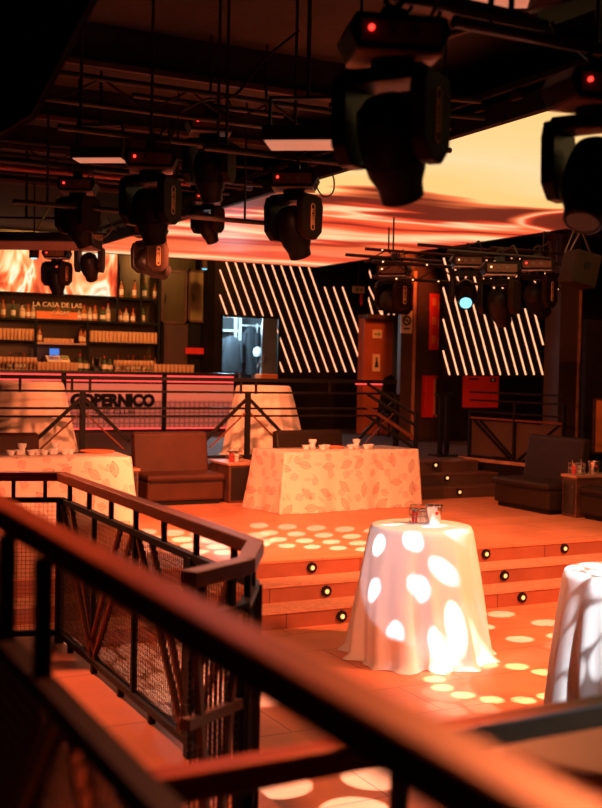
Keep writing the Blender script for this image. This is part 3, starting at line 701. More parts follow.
# ================================================================== TABLES WITH CLOTHS
def round_cloth(seed, r_top, r_bot, h_, m, amp=.062, folds=13, n=160, rows=26, pool=.03):
    rnd = random.Random(seed); g = G(); vs = []; uv = []
    ph = [rnd.uniform(0, 6.28) for _ in range(6)]; ks = [folds, folds*2-3, 5, 3, folds+4, 7]; am = [1, .35, .45, .3, .4, .4]
    def w(A): return sum(a*math.sin(k*A+p) for a, k, p in zip(am, ks, ph))/1.8
    rings = [(0, 0)] + [(r_top*q, 0) for q in (.35, .7, .93)] + [(r_top, -.006)]
    g_idx = []
    for r, z in rings:
        for i in range(n): A = 2*PI*i/n; vs.append((r*math.cos(A), r*math.sin(A), h_+z)); uv.append((A, r))
    for j in range(1, rows+1):
        t_ = j/rows; 
        for i in range(n):
            A = 2*PI*i/n; wv = w(A+.12*math.sin(3*t_+ph[0])*t_)
            r = r_top+.006+(r_bot-r_top)*(t_**.85) + amp*wv*(t_**1.1)
            z = h_*(1-t_)
            lift = .02+.015*math.sin(4*A+ph[1])+.012*wv
            if j == rows: z = .004; r += pool*(1+.6*wv)
            elif z < .05: z = max(.03+.6*abs(lift), .02)
            vs.append((r*math.cos(A), r*math.sin(A), z)); uv.append((A, 1-z))
    k = len(rings)+rows
    g.add(vs, [(j*n+i, j*n+(i+1) % n, (j+1)*n+(i+1) % n, (j+1)*n+i) for j in range(k-1) for i in range(n)])
    g.uv = uv; g.smooth()
    return g
def cocktail(loc, lab, cloth_lab, m, r_top=.41, r_bot=.59, h_=1.1, seed=1, cat='table', group=None, cg=None, pool=.035):
    t = thing('cocktail_table', lab, 'table', loc, 0, group)
    obj('tabletop', G().cyl((0, 0, h_-.03), (0, 0, h_-.006), r_top-.004, 40), 'wood', t)
    obj('pole', G().cyl((0, 0, .03), (0, 0, h_-.03), .03, 12), 'steel', t)
    obj('base', G().cyl((0, 0, 0), (0, 0, .03), .25, 24), 'steel', t)
    o = obj('tablecloth', round_cloth(seed, r_top, r_bot, h_, m, pool=pool), m, loc=loc)
    return tag(o, cloth_lab, 'tablecloth', cg)
P1 = Vector((5.18, 7.82, 0))
cocktail(P1, 'round high cocktail table hidden under the full white cloth at the foot of the steps', 'white floor length cloth dotted with light on the cocktail table by the steps', 'cloth', .42, .585, 1.1, 3)
p2 = at(630, 572, z=1.1); P2 = Vector((p2.x, p2.y, 0))
cocktail(P2, 'round high cocktail table cropped by the right edge beside the steps', 'white cloth with large light spots on the table cropped by the right edge', 'cloth', .42, .53, 1.1, 8)
p3 = at(618, 735, z=1.1); P3 = Vector((p3.x, p3.y, 0))
cocktail(P3, 'nearest round cocktail table at the bottom right corner behind the rail', 'white cloth on the nearest table in the bottom right corner', 'clotho', .42, .56, 1.1, 12)
p4 = at(263.5, 383, y=16.4); cocktail(Vector((p4.x, 16.4, .98)), 'tall round table by the bar hatch behind the upper railing', 'cream cloth on the tall table behind the railing right of the bar panels', 'clotho', .43, .64, 1.12, 21)
p5 = at(30, 382, y=16.4); cocktail(Vector((p5.x, 16.4, .98)), 'tall round table behind the upper railing left of the bar lettering', 'cream cloth on the tall table behind the railing at the far left', 'clotho', .47, .70, 1.14, 22)
def rect_cloth(L, Wd, h_, flare, seed):
    rnd = random.Random(seed); g = G(); vs = []; uv = []; n = 240; rows = 22
    per = 2*(L+Wd)
    def pt(s, off):       # rounded-rectangle walk around the table with outward offset
        s = s % per
        if s < L: p, nn = (-L/2+s, -Wd/2), (0, -1); e = min(s, L-s)
        elif s < L+Wd: s -= L; p, nn = (L/2, -Wd/2+s), (1, 0); e = min(s, Wd-s)
        elif s < 2*L+Wd: s -= L+Wd; p, nn = (L/2-s, Wd/2), (0, 1); e = min(s, L-s)
        else: s -= 2*L+Wd; p, nn = (-L/2, Wd/2-s), (-1, 0); e = min(s, Wd-s)
        d = Vector((p[0]/(L/2), p[1]/(Wd/2)))
        k = max(0, 1-e/.20)
        dirv = Vector(nn)*(1-k*.5)
        if k > 0:
            dg = Vector((math.copysign(1, p[0]), math.copysign(1, p[1]))).normalized()
            dirv = (Vector(nn)*(1-k)+dg*k*1.4)
        return Vector(p)+dirv*off, k
    ph = [rnd.uniform(0, 6.28) for _ in range(5)]
    for j in range(rows+1):
        t_ = j/rows
        for i in range(n):
            s = per*i/n
            wv = (math.sin(s*9+ph[0])+.6*math.sin(s*17+ph[1])+.8*math.sin(s*4+ph[2]))/2.4
            q, k = pt(s, .008+flare*t_ + (.048)*wv*t_*(.5+.8*t_))
            z = h_*(1-t_)
            if j == rows: z = .004
            vs.append((q.x, q.y, z)); uv.append((s, z))
    o = len(vs)
    g.add(vs, [(j*n+i, j*n+(i+1) % n, (j+1)*n+(i+1) % n, (j+1)*n+i) for j in range(rows) for i in range(n)])
    g.v.append((0, 0, h_)); g.f += [(i, (i+1) % n, len(g.v)-1) for i in range(n)]
    g.uv = uv+[(L/2, h_+Wd/2)]; g.smooth()
    return g
def banquet(c, L, Wd, h_, rz, lab, clab, seed, flare=.07):
    t = thing('buffet_table', lab, 'table', c, rz)
    obj('tabletop', G().box(-L/2+.01, L/2-.01, -Wd/2+.01, Wd/2-.01, h_-.035, h_-.008), 'wood', t)
    for sx in (-1, 1):
        for sy in (-1, 1): obj('leg', G().cyl((sx*(L/2-.12), sy*(Wd/2-.1), 0), (sx*(L/2-.12), sy*(Wd/2-.1), h_-.035), .018, 8), 'steel', t)
    g = rect_cloth(L, Wd, h_, flare, seed)
    o = obj('tablecloth', g, 'floral', loc=c); o.rotation_euler = (0, 0, rz); tag(o, clab, 'tablecloth')
    return t
TH = .80
# right buffet table: front edge runs from photo (279,452) to (414,449)
f1 = at(285, 453, z=.49+TH); f2 = at(418, 449, z=.49+TH)
L1 = (f2-f1).length; ang1 = math.atan2(f2.y-f1.y, f2.x-f1.x)
dirx = (f2-f1).normalized(); nrm = Vector((-dirx.y, dirx.x, 0))
T1 = (f1+f2)/2+nrm*.40; T1.z = .49
banquet(T1, L1, .8, TH, ang1, 'long buffet table under the floral cloth in the middle of the raised floor', 'floral cream cloth with leaf print on the buffet table in front of the upper steps', 5)
g1 = at(-40, 459, z=.49+TH); g2 = at(131, 457, z=.49+TH); dx2 = (g2-g1).normalized(); n2 = Vector((-dx2.y, dx2.x, 0))
L2 = (g2-g1).length; T2 = (g1+g2)/2+n2*.4; T2.z = .49
banquet(T2, L2, .8, TH, math.atan2(dx2.y, dx2.x), 'long buffet table under the floral cloth at the left of the raised floor', 'floral cream cloth with leaf print on the buffet table behind the left railing', 9)
# things on the tables
def bowls(px, py, z, label, seed, s=1.0):
    p = at(px, py, z=z); t = thing('tableware_set', label, 'tableware', p)
    rnd = random.Random(seed)
    for k, (dx, dy, sc) in enumerate(((-.16, -.02, 1), (-.05, .05, .9), (.08, -.04, .95), (.17, .03, 1.05))):
        r = .055*sc*s; x, y = dx*s, dy*s
        obj('cup', G().lathe([(r*.55, 0), (r*.6, .008), (r, .05*s), (r*1.1, .06*s), (r*.95, .056*s), (r*.5, .012), (0, .012)], 14, (x, y, 0)).smooth(), 'white', t)
    obj('stand', G().lathe([(.045*s, 0), (.04*s, .02), (.035, .07*s), (.05*s, .09*s), (.055*s, .13*s), (.04*s, .125*s), (0, .08*s)], 14, (0, .1, 0)).smooth(), 'white', t)
TZ = .49+TH+.004
bowls(24, 455, TZ, 'white cups and a footed dish at the far left on the left buffet table', 1)
bowls(57, 454.5, TZ, 'white cups and a footed dish right of centre on the left buffet table', 2)
bowls(316, 449.5, TZ, 'white cups and a footed dish on the left half of the middle buffet table', 3)
bowls(360, 449, TZ, 'white cups and a footed dish on the right half of the middle buffet table', 4)
def tray(px, py, z, rx, lab):
    p = at(px, py, z=z); o = obj('serving_tray', G().lathe([(rx*.9, 0), (rx, .012), (rx, .02), (rx*.9, .01), (0, .008)], 32).smooth(), 'orangesign', loc=p); tag(o, lab, 'tray')
tray(97, 452, TZ, .22, 'flat round tray at the right end of the left buffet table')
tray(335, 447.5, TZ, .13, 'small round tray between the cup sets on the middle buffet table')
# caddy and bucket on the cocktail table
def caddy(p, lab, rz=0, s=1.0):
    t = thing('condiment_caddy', lab, 'caddy', p, rz)
    g = G()
    for z in (.005, .06, .115): g.tube([(-.07*s, -.05*s, z*s), (.07*s, -.05*s, z*s), (.07*s, .05*s, z*s), (-.07*s, .05*s, z*s), (-.07*s, -.05*s, z*s)], .0035*s, 6)
    for k in range(6):
        x = (-.07+.028*k)*s
        for y in (-.05*s, .05*s): g.cyl((x, y, 0), (x, y, .115*s), .0025*s, 6)
    g.tube([(-.07*s, 0, .11*s), (-.07*s, 0, .15*s), (.07*s, 0, .15*s), (.07*s, 0, .11*s)], .0035*s, 6)
    obj('wire_rack', g, 'chrome', t)
    for k, (x, m) in enumerate(((-.035, 'sauce'), (.035, 'paper'))):
        b_ = obj('sauce_pot', G().lathe([(.024*s, .004), (.026*s, .09*s), (.0, .09*s)], 12, (x*s, 0, 0)).smooth(), m, t)
        obj('lid', G().lathe([(.026*s, .09*s), (.026*s, .12*s), (0, .12*s)], 12, (x*s, 0, 0)), 'chrome', b_)
    return t
def bucket(p, lab, s=1.0):
    t = thing('metal_bucket', lab, 'bucket', p)
    obj('pail', G().lathe([(.052*s, 0), (.056*s, .01), (.075*s, .15*s), (.082*s, .155*s), (.082*s, .162*s), (.070*s, .16*s), (.05*s, .02*s), (0, .02*s)], 28).smooth(), 'chrome', t)
    obj('handle', G().torus((.085*s, 0, .12*s), .018*s, .004*s, 'y', 14, 6), 'chrome', t)
    obj('front_mark', G().cyl((-.015*s, -.074*s, .1*s), (-.015*s, -.066*s, .1*s), .014*s, 12), 'redpaint', t)
    return t
caddy(at(418.5, 522.5, z=1.104), 'small wire caddy with red topped pots on the white cocktail table', -.4, 1.0)
bucket(at(433.5, 524, z=1.104), 'small steel bucket on the white cocktail table beside the wire caddy', 1.0)
# ================================================================== LOUNGE SEATS
def banquette(loc, rz, W, lab, m='leather', depth=.72, hb=.97, hs=.42, cushion=True):
    t = thing('lounge_bench', lab, 'bench', loc, rz)     # front at local y=0, width along x from 0
    obj('seat_base', G().box(0, W, .03, depth, .06, hs-.09), m, t, bevel=.03)
    obj('seat_cushion', G().box(-.01, W+.01, 0, depth-.12, hs-.09, hs), m, t, bevel=.035)
    obj('backrest', G().prism([(depth-.18, hs-.02), (depth, .1), (depth+.06, hb-.02), (depth-.02, hb), (depth-.09, hb-.02)], 0, .0, W-.02), m, t, bevel=.03)
    obj('piping', G().cyl((0, -.004, hs-.09), (W, -.004, hs-.09), .008, 8), 'black', t)
    obj('plinth', G().box(.04, W-.04, .08, depth-.05, 0, .06), 'black', t)
    return t
b0 = at(148, 507, z=.49)
banquette(Vector((b0.x, 14.16, .49)), 0, 1.12, 'brown leatherette bench in the middle between the two buffet tables', 'leather')
b1 = at(292, 470, y=14.3)
banquette(Vector((b1.x, 14.22, .49)), 0, 1.15, 'dark leatherette bench behind the middle buffet table', 'leatherd')
b2 = at(45, 470, y=14.6)
banquette(Vector((b2.x-1.4, 14.22, .49)), 0, 1.4, 'dark brown bench behind the left buffet table', 'leather')
banquette(Vector((9.72, 12.86, .49)), -PI/2, 1.2, 'dark bench turned sideways right of the upper steps', 'leatherd', .72, 1.02)
banquette(Vector((9.95, 11.30, .49)), -PI/2, 1.6, 'dark bench at the right edge beyond the small ledge', 'leatherd', .75, .62)
def side_table(p, W, D, h_, lab, top='woodl', rz=0):
    t = thing('side_table', lab, 'side table', p, rz)
    obj('top', G().box(-.02, W+.02, -.02, D, h_-.035, h_), top, t, bevel=.005)
    obj('body', G().box(0, W, 0, D-.02, 0, h_-.035), 'wood', t)
    obj('door', G().box(.03, W-.03, -.012, 0, .04, h_-.06), 'blackgloss', t)
    for k in (.2, .4): obj('knob', G().cyl((W-.06, -.03, k), (W-.06, -.012, k), .012, 10), 'steel', t)
b3 = at(226, 503, y=14.2)
side_table(Vector((b3.x+.04, 14.2, .49)), .50, .7, .56, 'dark side cabinet with worn top right of the brown bench')
b4 = at(133, 500, y=14.2)
side_table(Vector((b4.x-.38, 14.2, .49)), .45, .7, .52, 'dark side cabinet left of the brown bench behind the left buffet table')
caddy(Vector((b3.x+.2, 14.4, 1.05)), 'small caddy with cups on the side cabinet beside the brown bench', .2, 1.3)
l1 = at(553, 478, z=1.03); l2 = at(575, 482, z=1.03)
side_table(Vector((9.95, 11.62, .49)), .28, .8, .56, 'small dark table with thin wooden top between the right benches', rz=-PI/2)
caddy(Vector((10.08, 11.5, 1.052)), 'wire caddy with bags on the small table between the right benches', .2, 1.3)
bucket(Vector((10.32, 11.44, 1.052)), 'shiny bucket on the small table at the right edge', 1.1)
# ================================================================== RAILINGS
def lerp(a, b, t_): return Vector(a).lerp(Vector(b), t_)
def mesh_grid(a, b, z0, z1, pitch=.028, w=.0022, deep=.0065, horiz=True):
    g = G(); a = Vector(a); b = Vector(b); L = (b-a).length; n = max(2, int(L/pitch))
    for i in range(1, n):
        p = a.lerp(b, i/n); g.beam((p.x, p.y, z0), (p.x, p.y, z1), deep, w, (b-a))
    if horiz:
        k = int((z1-z0)/pitch)
        for j in range(1, k):
            z = z0+(z1-z0)*j/k; g.beam((a.x, a.y, z), (b.x, b.y, z), w, w)
    return g
def rail_segment(t, a, b, zt, z2, zb, n_sp, o=Vector((0, 0, 0)), vees=1, mesh=True, posts=(True, True), toph=.06, topw=.075, foot=None, vm='lit_rail', mid=None, vflip=False, dbl=False):
    a = Vector((a[0], a[1], 0))-o; b = Vector((b[0], b[1], 0))-o; oz = o.z; zt -= oz; z2 -= oz; zb -= oz
    A = lambda z, q=a: (q.x, q.y, z)
    obj('top_rail', G().beam(A(zt-toph/2), A(zt-toph/2, b), topw, toph), 'lit_rail', t, bevel=.005)
    obj('second_rail', G().beam(A(z2), A(z2, b), .04, .035), 'rail', t)
    obj('bottom_rail', G().beam(A(zb), A(zb, b), .04, .035), 'rail', t)
    for i in range(n_sp):
        p = a.lerp(b, (i+.5)/n_sp); obj('baluster', G().beam(A(z2, p), A(zt-toph, p), .026, .026, (b-a)), 'rail', t)
    for q, k in ((a, posts[0]), (b, posts[1])):
        if k: obj('post', G().beam(A((foot-oz) if foot is not None else zb-.06, q), A(z2 if k != 2 else zt-toph, q), .05, .05, (b-a)), 'rail', t)
    if mesh: obj('mesh_panel', mesh_grid(a, b, zb+.02, z2-.02), 'mesh', t)
    for k in range(vees):
        p0 = a.lerp(b, k/vees); p1 = a.lerp(b, (k+.5)/vees); p2 = a.lerp(b, (k+1)/vees)
        lo, hi = (zb+.02, z2-.02)
        if vflip: lo, hi = hi, lo
        off = (b-a).normalized()*.09
        for (s0, s1) in ((p0+off*.5, p1-off*.35), (p2-off*.5, p1+off*.35)):
            obj('brace', G().beam(A(hi, s0), A(lo, s1), .03, .022), vm, t)
        if dbl:
            for (s0, s1) in ((p0+off*3.0, p1+off*.9), (p2-off*3.0, p1-off*.9)): obj('brace', G().beam(A(hi, s0), A(lo, s1), .03, .022), vm, t)
            for q in (p1,) if k == vees-1 else (p1, p2): obj('post', G().beam(A(zb, q), A(z2, q), .03, .03, (b-a)), 'rail', t)
    if mid: obj('mid_rail', G().beam(A(mid-oz), A(mid-oz, b), .04, .04), 'lit_rail', t)
ZT, Z2, ZB = 1.66, 1.47, .56
cA, cB, cC, cD_, cE = (1.40, 7.62), (2.0, 7.44), (2.0, 4.29), (1.777, 3.90), (1.468, 3.72)
o = Vector((2.0, 5.8, .49))
t = thing('metal_railing', 'sharp middle railing with mesh and slanted braces along the walkway', 'railing', o)
rail_segment(t, cB, cC, ZT, Z2, ZB, 7, o, 2, posts=(True, True), foot=.49, dbl=True)
g = G()
for k in range(6): obj('foot', G().beam((0, 1.35-k*.53, 0), (0, 1.35-k*.53, .06), .035, .035), 'rail', t)
pe = Vector((0, 5.0-5.8, 0)); obj('post', G().beam((0, pe.y, 0), (0, pe.y, Z2-.49), .055, .055), 'rail', t)
rail_segment(t, (cA[0]-.75, cA[1]+.22), cA, ZT, Z2, ZB, 4, o, 0, mesh=True, posts=(False, True))
rail_segment(t, cA, cB, ZT, Z2, ZB, 3, o, 0, mesh=True, posts=(True, False))
rail_segment(t, cC, cD_, ZT, Z2, ZB, 2, o, 0, mesh=True, posts=(False, True), foot=.49)
rail_segment(t, cD_, cE, ZT, Z2, ZB, 2, o, 1, mesh=True, posts=(True, False), foot=.49, mid=1.1)
# near, blurred railing of the gallery
ZN = 2.117; o = Vector((.49, 1.5, .98))
t = thing('metal_railing', 'large out of focus railing crossing the foreground from upper left to bottom right', 'railing', o)
rail_segment(t, (.49, 4.6), (.49, .35), ZN, 1.83, 1.15, 0, o, 3, posts=(True, True), foot=.98, toph=.045, topw=.055)
for v_ in (2.22, 1.93, 2.9): obj('baluster', G().beam((0, v_-1.5, 1.83-.98), (0, v_-1.5, ZN-.06-.98), .03, .03), 'rail', t)
# lower crossing rail, bottom right
o = Vector((1.5, 1.87, .49))
t = thing('metal_railing', 'lower railing crossing under the foreground rail towards the right edge', 'railing', o)
rail_segment(t, (.62, 1.87), (2.6, 1.92), 1.665, 1.36, .58, 0, o, 0, posts=(False, True), toph=.055, topw=.06, foot=.49, mesh=False)
for u_ in (.86, 1.2): obj('baluster', G().beam((u_-1.5, 0, 1.42-.49), (u_-1.5, 0, 1.665-.06-.49), .028, .028), 'rail', t)
# upper floor railing in front of the bar
RVv = 15.05
def zr(py, px=247, v=RVv): return at(px, py, y=v).z
o = Vector((6.5, RVv, .98))
t = thing('metal_railing', 'long black railing with sloping braces in front of the bar', 'railing', o)
XA, XB = 3.2, at(396, 400, y=RVv).x
for nm_, py_, hh in (('top_rail', 380, .055), ('second_rail', 392.5, .032), ('third_rail', 408.5, .032), ('fourth_rail', 416, .03), ('bottom_rail', 456, .045)):
    z_ = zr(py_); obj(nm_, G().beam((XA-6.5, 0, z_-.98), (XB-6.5, 0, z_-.98), .04, hh), 'rail', t)
for px_ in (82, 247, 395.5):
    x_ = at(px_, 420, y=RVv).x-6.5; obj('post', G().beam((x_, -.02, -.1), (x_, -.02, zr(393)-.98), .07, .07), 'rail', t)
    for sg in (-1, 1):
        if px_ > 390 and sg > 0: continue
        obj('brace', G().beam((x_+sg*.04, -.02, zr(400)-.98), (x_+sg*.68, -.02, zr(440)-.98), .045, .045), 'rail', t)
        obj('brace', G().beam((x_+sg*.04, -.02, zr(413)-.98), (x_+sg*.60, -.02, zr(447)-.98), .03, .02), 'lit_rail', t)
for px_ in (72, 90, 241, 256, 330, 20): x_ = at(px_, 387, y=RVv).x-6.5; obj('baluster', G().beam((x_, 0, zr(394)-.98), (x_, 0, zr(380)-.98), .03, .03), 'rail', t)
# sloping stair rail beside the upper steps
t = thing('metal_railing', 'sloping handrails with a tall post on the left of the upper steps', 'railing', (8.95, 13.9, .49))
s0 = Vector((8.88, 15.0, 0)); pt0 = at(416, 500, z=.49)
s1 = Vector((8.98, 13.75, 0))
for dz_ in (0, .16, .36, .5):
    obj('handrail', G().beam((s0.x-8.95, s0.y-13.9, 2.17-.49-dz_), (s1.x-8.95, s1.y-13.9, 1.74-.49-dz_), .04, .035), 'lit_rail' if dz_ == .36 else 'rail', t)
obj('post', G().beam((s1.x-8.95, s1.y-13.9, 0), (s1.x-8.95, s1.y-13.9, 1.30), .05, .05), 'rail', t)
# slim dark double post at the top of the steps
p = at(443, 456, z=.98)
t = thing('barrier_post', 'dark double post at the top of the upper steps before the red cabinet', 'post', (p.x, p.y, .98))
obj('post', G().box(-.10, -.03, -.03, .03, .03, 1.0), 'rail', t); obj('post', G().box(.03, .10, -.03, .03, .03, 1.0), 'rail', t); obj('cap', G().box(-.16, .16, -.05, .05, 1.0, 1.05), 'rail', t); obj('base', G().box(-.2, .2, -.15, .15, 0, .03), 'rail', t)
# right terrace railing
tA = at(472, 459, z=.98); tA = Vector((10.85, 15.0, .98)); tB = Vector((11.12, 13.0, .98))
t = thing('metal_railing', 'dark railing with brown panels and crossed braces on the side terrace at the right', 'railing', tA)
for zz_, m_ in ((1.08, 'rail'), (.95, 'rail'), (.76, 'rail'), (.66, 'lit_rail'), (.03, 'rail')):
    d_ = tB-tA; obj('rail_bar', G().beam((0, 0, zz_), (d_.x, d_.y, zz_), .04, .03), m_, t)
for k in (0, .5, 1): d_ = (tB-tA)*k; obj('post', G().beam((d_.x, d_.y, 0), (d_.x, d_.y, .95 if k else .78), .045, .045), 'rail', t)
d_ = tB-tA
obj('infill_panel', G().beam((d_.x*.01+.03, d_.y*.01, .34), (d_.x*.99+.03, d_.y*.99, .34), .015, .56), 'wall2', t)
for k, l in ((.05, .45), (.12, .5), (.95, .55)): obj('brace', G().beam((d_.x*k, d_.y*k, .62), (d_.x*l, d_.y*l, .05), .04, .03), 'rail', t)
# ================================================================== CEILING FIXTURES
def rod_to_ceiling(x, y, z): pass
def moving_head(px, py, d, yaw, tilt, lab, s=1.0, badge=True, led='redled', lens='blackgloss', pan=0, z=None):
    p = at(px, py, d=d)
    t = thing('moving_head_light', lab, 'stage light', p, yaw)
    # base (top), yoke arms, head
    g = G().prism([(-.21, -.02), (-.17, -.10), (.17, -.10), (.21, -.02), (.18, .04), (-.18, .04)], 1, -.14, .14)
    g.v = [(x*s, y*s, z_*s) for x, y, z_ in g.v]
    base = obj('base', g, 'fixture', t, bevel=.008*s)
    obj('control_panel', G().box(-.16*s, .16*s, -.146*s, -.14*s, -.075*s, .01*s), 'ctrl', base, label='brown control panel')
    obj('indicator', G().cyl((-.12*s, -.155*s, -.025*s), (-.12*s, -.145*s, -.025*s), .011*s, 8), led, base, label='small red indicator lamp')
    for q_ in (-.04, .05): obj('socket', G().cyl((q_*s, -.158*s, -.03*s), (q_*s, -.145*s, -.03*s), .018*s, 10), 'steel', base)
    obj('skirt', G().box(-.17*s, .17*s, -.13*s, .13*s, -.112*s, -.10*s), 'skirt', t)
    obj('pan_hub', G().cyl((0, 0, -.16*s), (0, 0, -.10*s), .09*s, 18), 'fixture', t)
    yk = G().prism([(-.20, -.19), (-.17, -.15), (.17, -.15), (.20, -.19), (.20, -.21), (-.20, -.21)], 1, -.10, .10)
    yk.v = [(x*s, y*s, z_*s) for x, y, z_ in yk.v]; yk.rot(pan, 'Z')
    obj('yoke', yk, 'fixture', t, bevel=.006*s)
    for sg in (-1, 1):
        a_ = G().prism([(-.12, -.17), (.12, -.17), (.15, -.25), (.14, -.46), (.06, -.53), (-.06, -.53), (-.14, -.46), (-.15, -.25)], 0, .14*sg, .205*sg)
        a_.v = [(x*s, y*s, z_*s) for x, y, z_ in a_.v]; a_.rot(pan, 'Z')
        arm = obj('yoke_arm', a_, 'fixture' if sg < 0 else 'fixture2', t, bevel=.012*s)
        if badge and sg > 0:
            b_ = G()
            n = 20; R, r2 = .026, .020; hl = .085
            ring = []
            for i in range(n):
                A = 2*PI*i/n; ring.append((math.cos(A), math.sin(A)))
            out = [(c*R, s_*R+(hl if s_ >= 0 else -hl)) for c, s_ in ring]; inn = [(c*r2, s_*r2+(hl if s_ >= 0 else -hl)) for c, s_ in ring]
            X_ = .2085
            vs = [(X_, a, b-.345) for a, b in out]+[(X_, a, b-.345) for a, b in inn]+[(X_-.004, a, b-.345) for a, b in out]+[(X_-.004, a, b-.345) for a, b in inn]
            fs = [(i, (i+1) % n, n+(i+1) % n, n+i) for i in range(n)]+[(2*n+i, 2*n+(i+1) % n, (i+1) % n, i) for i in range(n)]
            b_.add([(x*s, y*s, z_*s) for x, y, z_ in vs], fs); b_.rot(pan, 'Z')
            obj('badge_ring', b_, 'badge', arm, label='orange oval outline')
            tx = text('badge_text', 'BEAM 7R', .036*s, 'badge', arm, tuple(Matrix.Rotation(pan, 3, 'Z') @ Vector((.207*s, 0, -.345*s))), (PI/2, PI/2*0, PI/2+pan), ext=.001*s, label='orange letters BEAM 7R')
            tx.rotation_euler = (Matrix.Rotation(pan, 3, 'Z') @ Matrix.Rotation(PI/2, 3, 'Z') @ Matrix.Rotation(PI/2, 3, 'X') @ Matrix.Rotation(PI/2, 3, 'Z')).to_euler()
    hd = G().lathe([(0, .17), (.07, .17), (.115, .13), (.13, .06), (.13, -.05), (.12, -.14), (.095, -.20), (.09, -.26), (.08, -.265), (.078, -.25), (0, -.25)], 24)
    hd.v = [(x*s, y*s*1.05, z_*s) for x, y, z_ in hd.v]; hd.rot(tilt, 'X'); hd.rot(pan, 'Z'); hd.move((0, 0, -.42*s))
    h_ = obj('head', hd.smooth(), 'fixture', t)
    ln = G().cyl((0, 0, -.262*s), (0, 0, -.252*s), .074*s, 24); ln.rot(tilt, 'X'); ln.rot(pan, 'Z'); ln.move((0, 0, -.42*s))
    obj('lens', ln, lens, h_)
    vt = G()
    for k in range(4): vt.torus((0, 0, (.02-.035*k)*s), .131*s, .005*s, 'z', 24, 6)
    vt.rot(tilt, 'X'); vt.rot(pan, 'Z'); vt.move((0, 0, -.42*s)); obj('cooling_ring', vt, 'black', h_)
    cl = G().box(-.05*s, .05*s, -.02*s, .02*s, .04*s, .10*s).torus((0, 0, .14*s), .035*s, .012*s, 'y', 16, 6)
    obj('clamp', cl, 'pipe', t)
    cb_ = G(); pts = [Vector((.12*s, -.10*s, .03*s)), Vector((.16*s, -.14*s, .12*s)), Vector((.13*s, -.08*s, .22*s)), Vector((.06*s, -.02*s, .17*s)), Vector((0, .03*s, .20*s))]
    obj('cable', cb_.tube(pts, .008*s, 6), 'cable', t)
    return p
pipes = []
def head_on_pipe(*a, **k):
    p = moving_head(*a, **k); s = k.get('s', 1.0); pipes.append((p.x, p.y, p.z+.14*s)); return p
HY = -YAW
head_on_pipe(393, 34, 4.05, HY+.15, .55, 'largest moving head light hanging at the top right of centre before the bright screen', .90, pan=-.65)
head_on_pipe(596, 84, 4.5, HY+.3, -.5, 'moving head light cropped by the right edge of the picture', .88, pan=-.9)
head_on_pipe(294, 177, 8.0, HY-.1, .45, 'moving head light hanging alone in the centre before the striped screen', .86, pan=-.55)
head_on_pipe(151, 157, 8.2, HY+.1, .35, 'moving head light with a lit badge hanging left of centre above the flame screen corner', .94, pan=-.5)
head_on_pipe(150, 228, 10.6, HY, 1.15, 'brown lit moving head light below the left of centre one', .80, pan=-.9)
head_on_pipe(210, 122, 9.6, HY+.2, .35, 'dark moving head light under the pipe between the centre and left ones', 1.0, badge=False, pan=-.4)
head_on_pipe(208, 196, 13.5, HY, .6, 'small moving head light in front of the far end of the video ceiling', .85, badge=False, pan=-.5)
head_on_pipe(78, 183, 10.4, HY, .5, 'moving head light at the left beside the grey panel', .88, badge=False, pan=-.6)
head_on_pipe(57, 252, 14.0, HY-.1, .15, 'moving head light directly in front of the flame screen', .80, pan=-.4)
head_on_pipe(90, 236, 13.0, HY+.4, .8, 'small moving head light at the left corner of the video ceiling', .8, badge=False, pan=-.4)
head_on_pipe(394, 268, 16.0, HY-.3, 1.3, 'moving head light before the washroom block at the right', 1.15, pan=-.6, led='warmdot')
head_on_pipe(467, 259, 15.2, HY, -1.0, 'lit moving head light with a cyan lens facing the viewer', 1.1, pan=-.15, lens='cyanlens', badge=False, led='warmdot')
head_on_pipe(500, 266, 14.0, HY, .75, 'dark moving head light right of the cyan lit one', 1.15, badge=False, pan=-.5, led='warmdot')
head_on_pipe(537, 262, 15.4, HY-.2, .9, 'moving head light with a lit side before the brown pillar', 1.2, pan=-.5)
# support pipes
def pipe_thing(lab, a, b, r=.024, hang=True):
    a = Vector(a); b = Vector(b); t = thing('lighting_pipe', lab, 'pipe', (a+b)/2); c = (a+b)/2
    obj('tube', G().cyl(a-c, b-c, r, 12).smooth(), 'pipe', t)
    if hang:
        for k in (.12, .5, .88):
            q = a.lerp(b, k)-c; obj('hanger_rod', G().cyl(q, (q.x, q.y, 5.25-c.z), .012, 8), 'pipe', t)
for (x, y, z), lab in zip(pipes, ['short lighting pipe above the largest moving head', 'short lighting pipe at the right edge above the cropped moving head', 'lighting pipe above the centre moving head', 'lighting pipe above the left of centre moving head',
                          'lighting pipe above the brown lit moving head', 'lighting pipe above the dark moving head', 'lighting pipe above the small far moving head', 'lighting pipe at the left above the grey panel',
                          'lighting pipe before the flame screen', 'lighting pipe at the corner of the video ceiling', 'lighting pipe before the washroom block', 'lighting pipe above the cyan lit moving head', 'lighting pipe right of the cyan lit moving head', 'lighting pipe before the brown pillar']):
    if lab.startswith('lighting pipe at the corner') or lab.startswith('lighting pipe before the flame'): continue
    w_ = .7 if y < 9 else 1.3
    if y > 9 and x > 7: w_ = .8
    pipe_thing(lab, (x-w_, y, z), (x+w_, y, z), hang=not (5.7 < x < 10.8 and z < 4.7 and y < 20.5 and y > 3 and z < 4.5) or False)
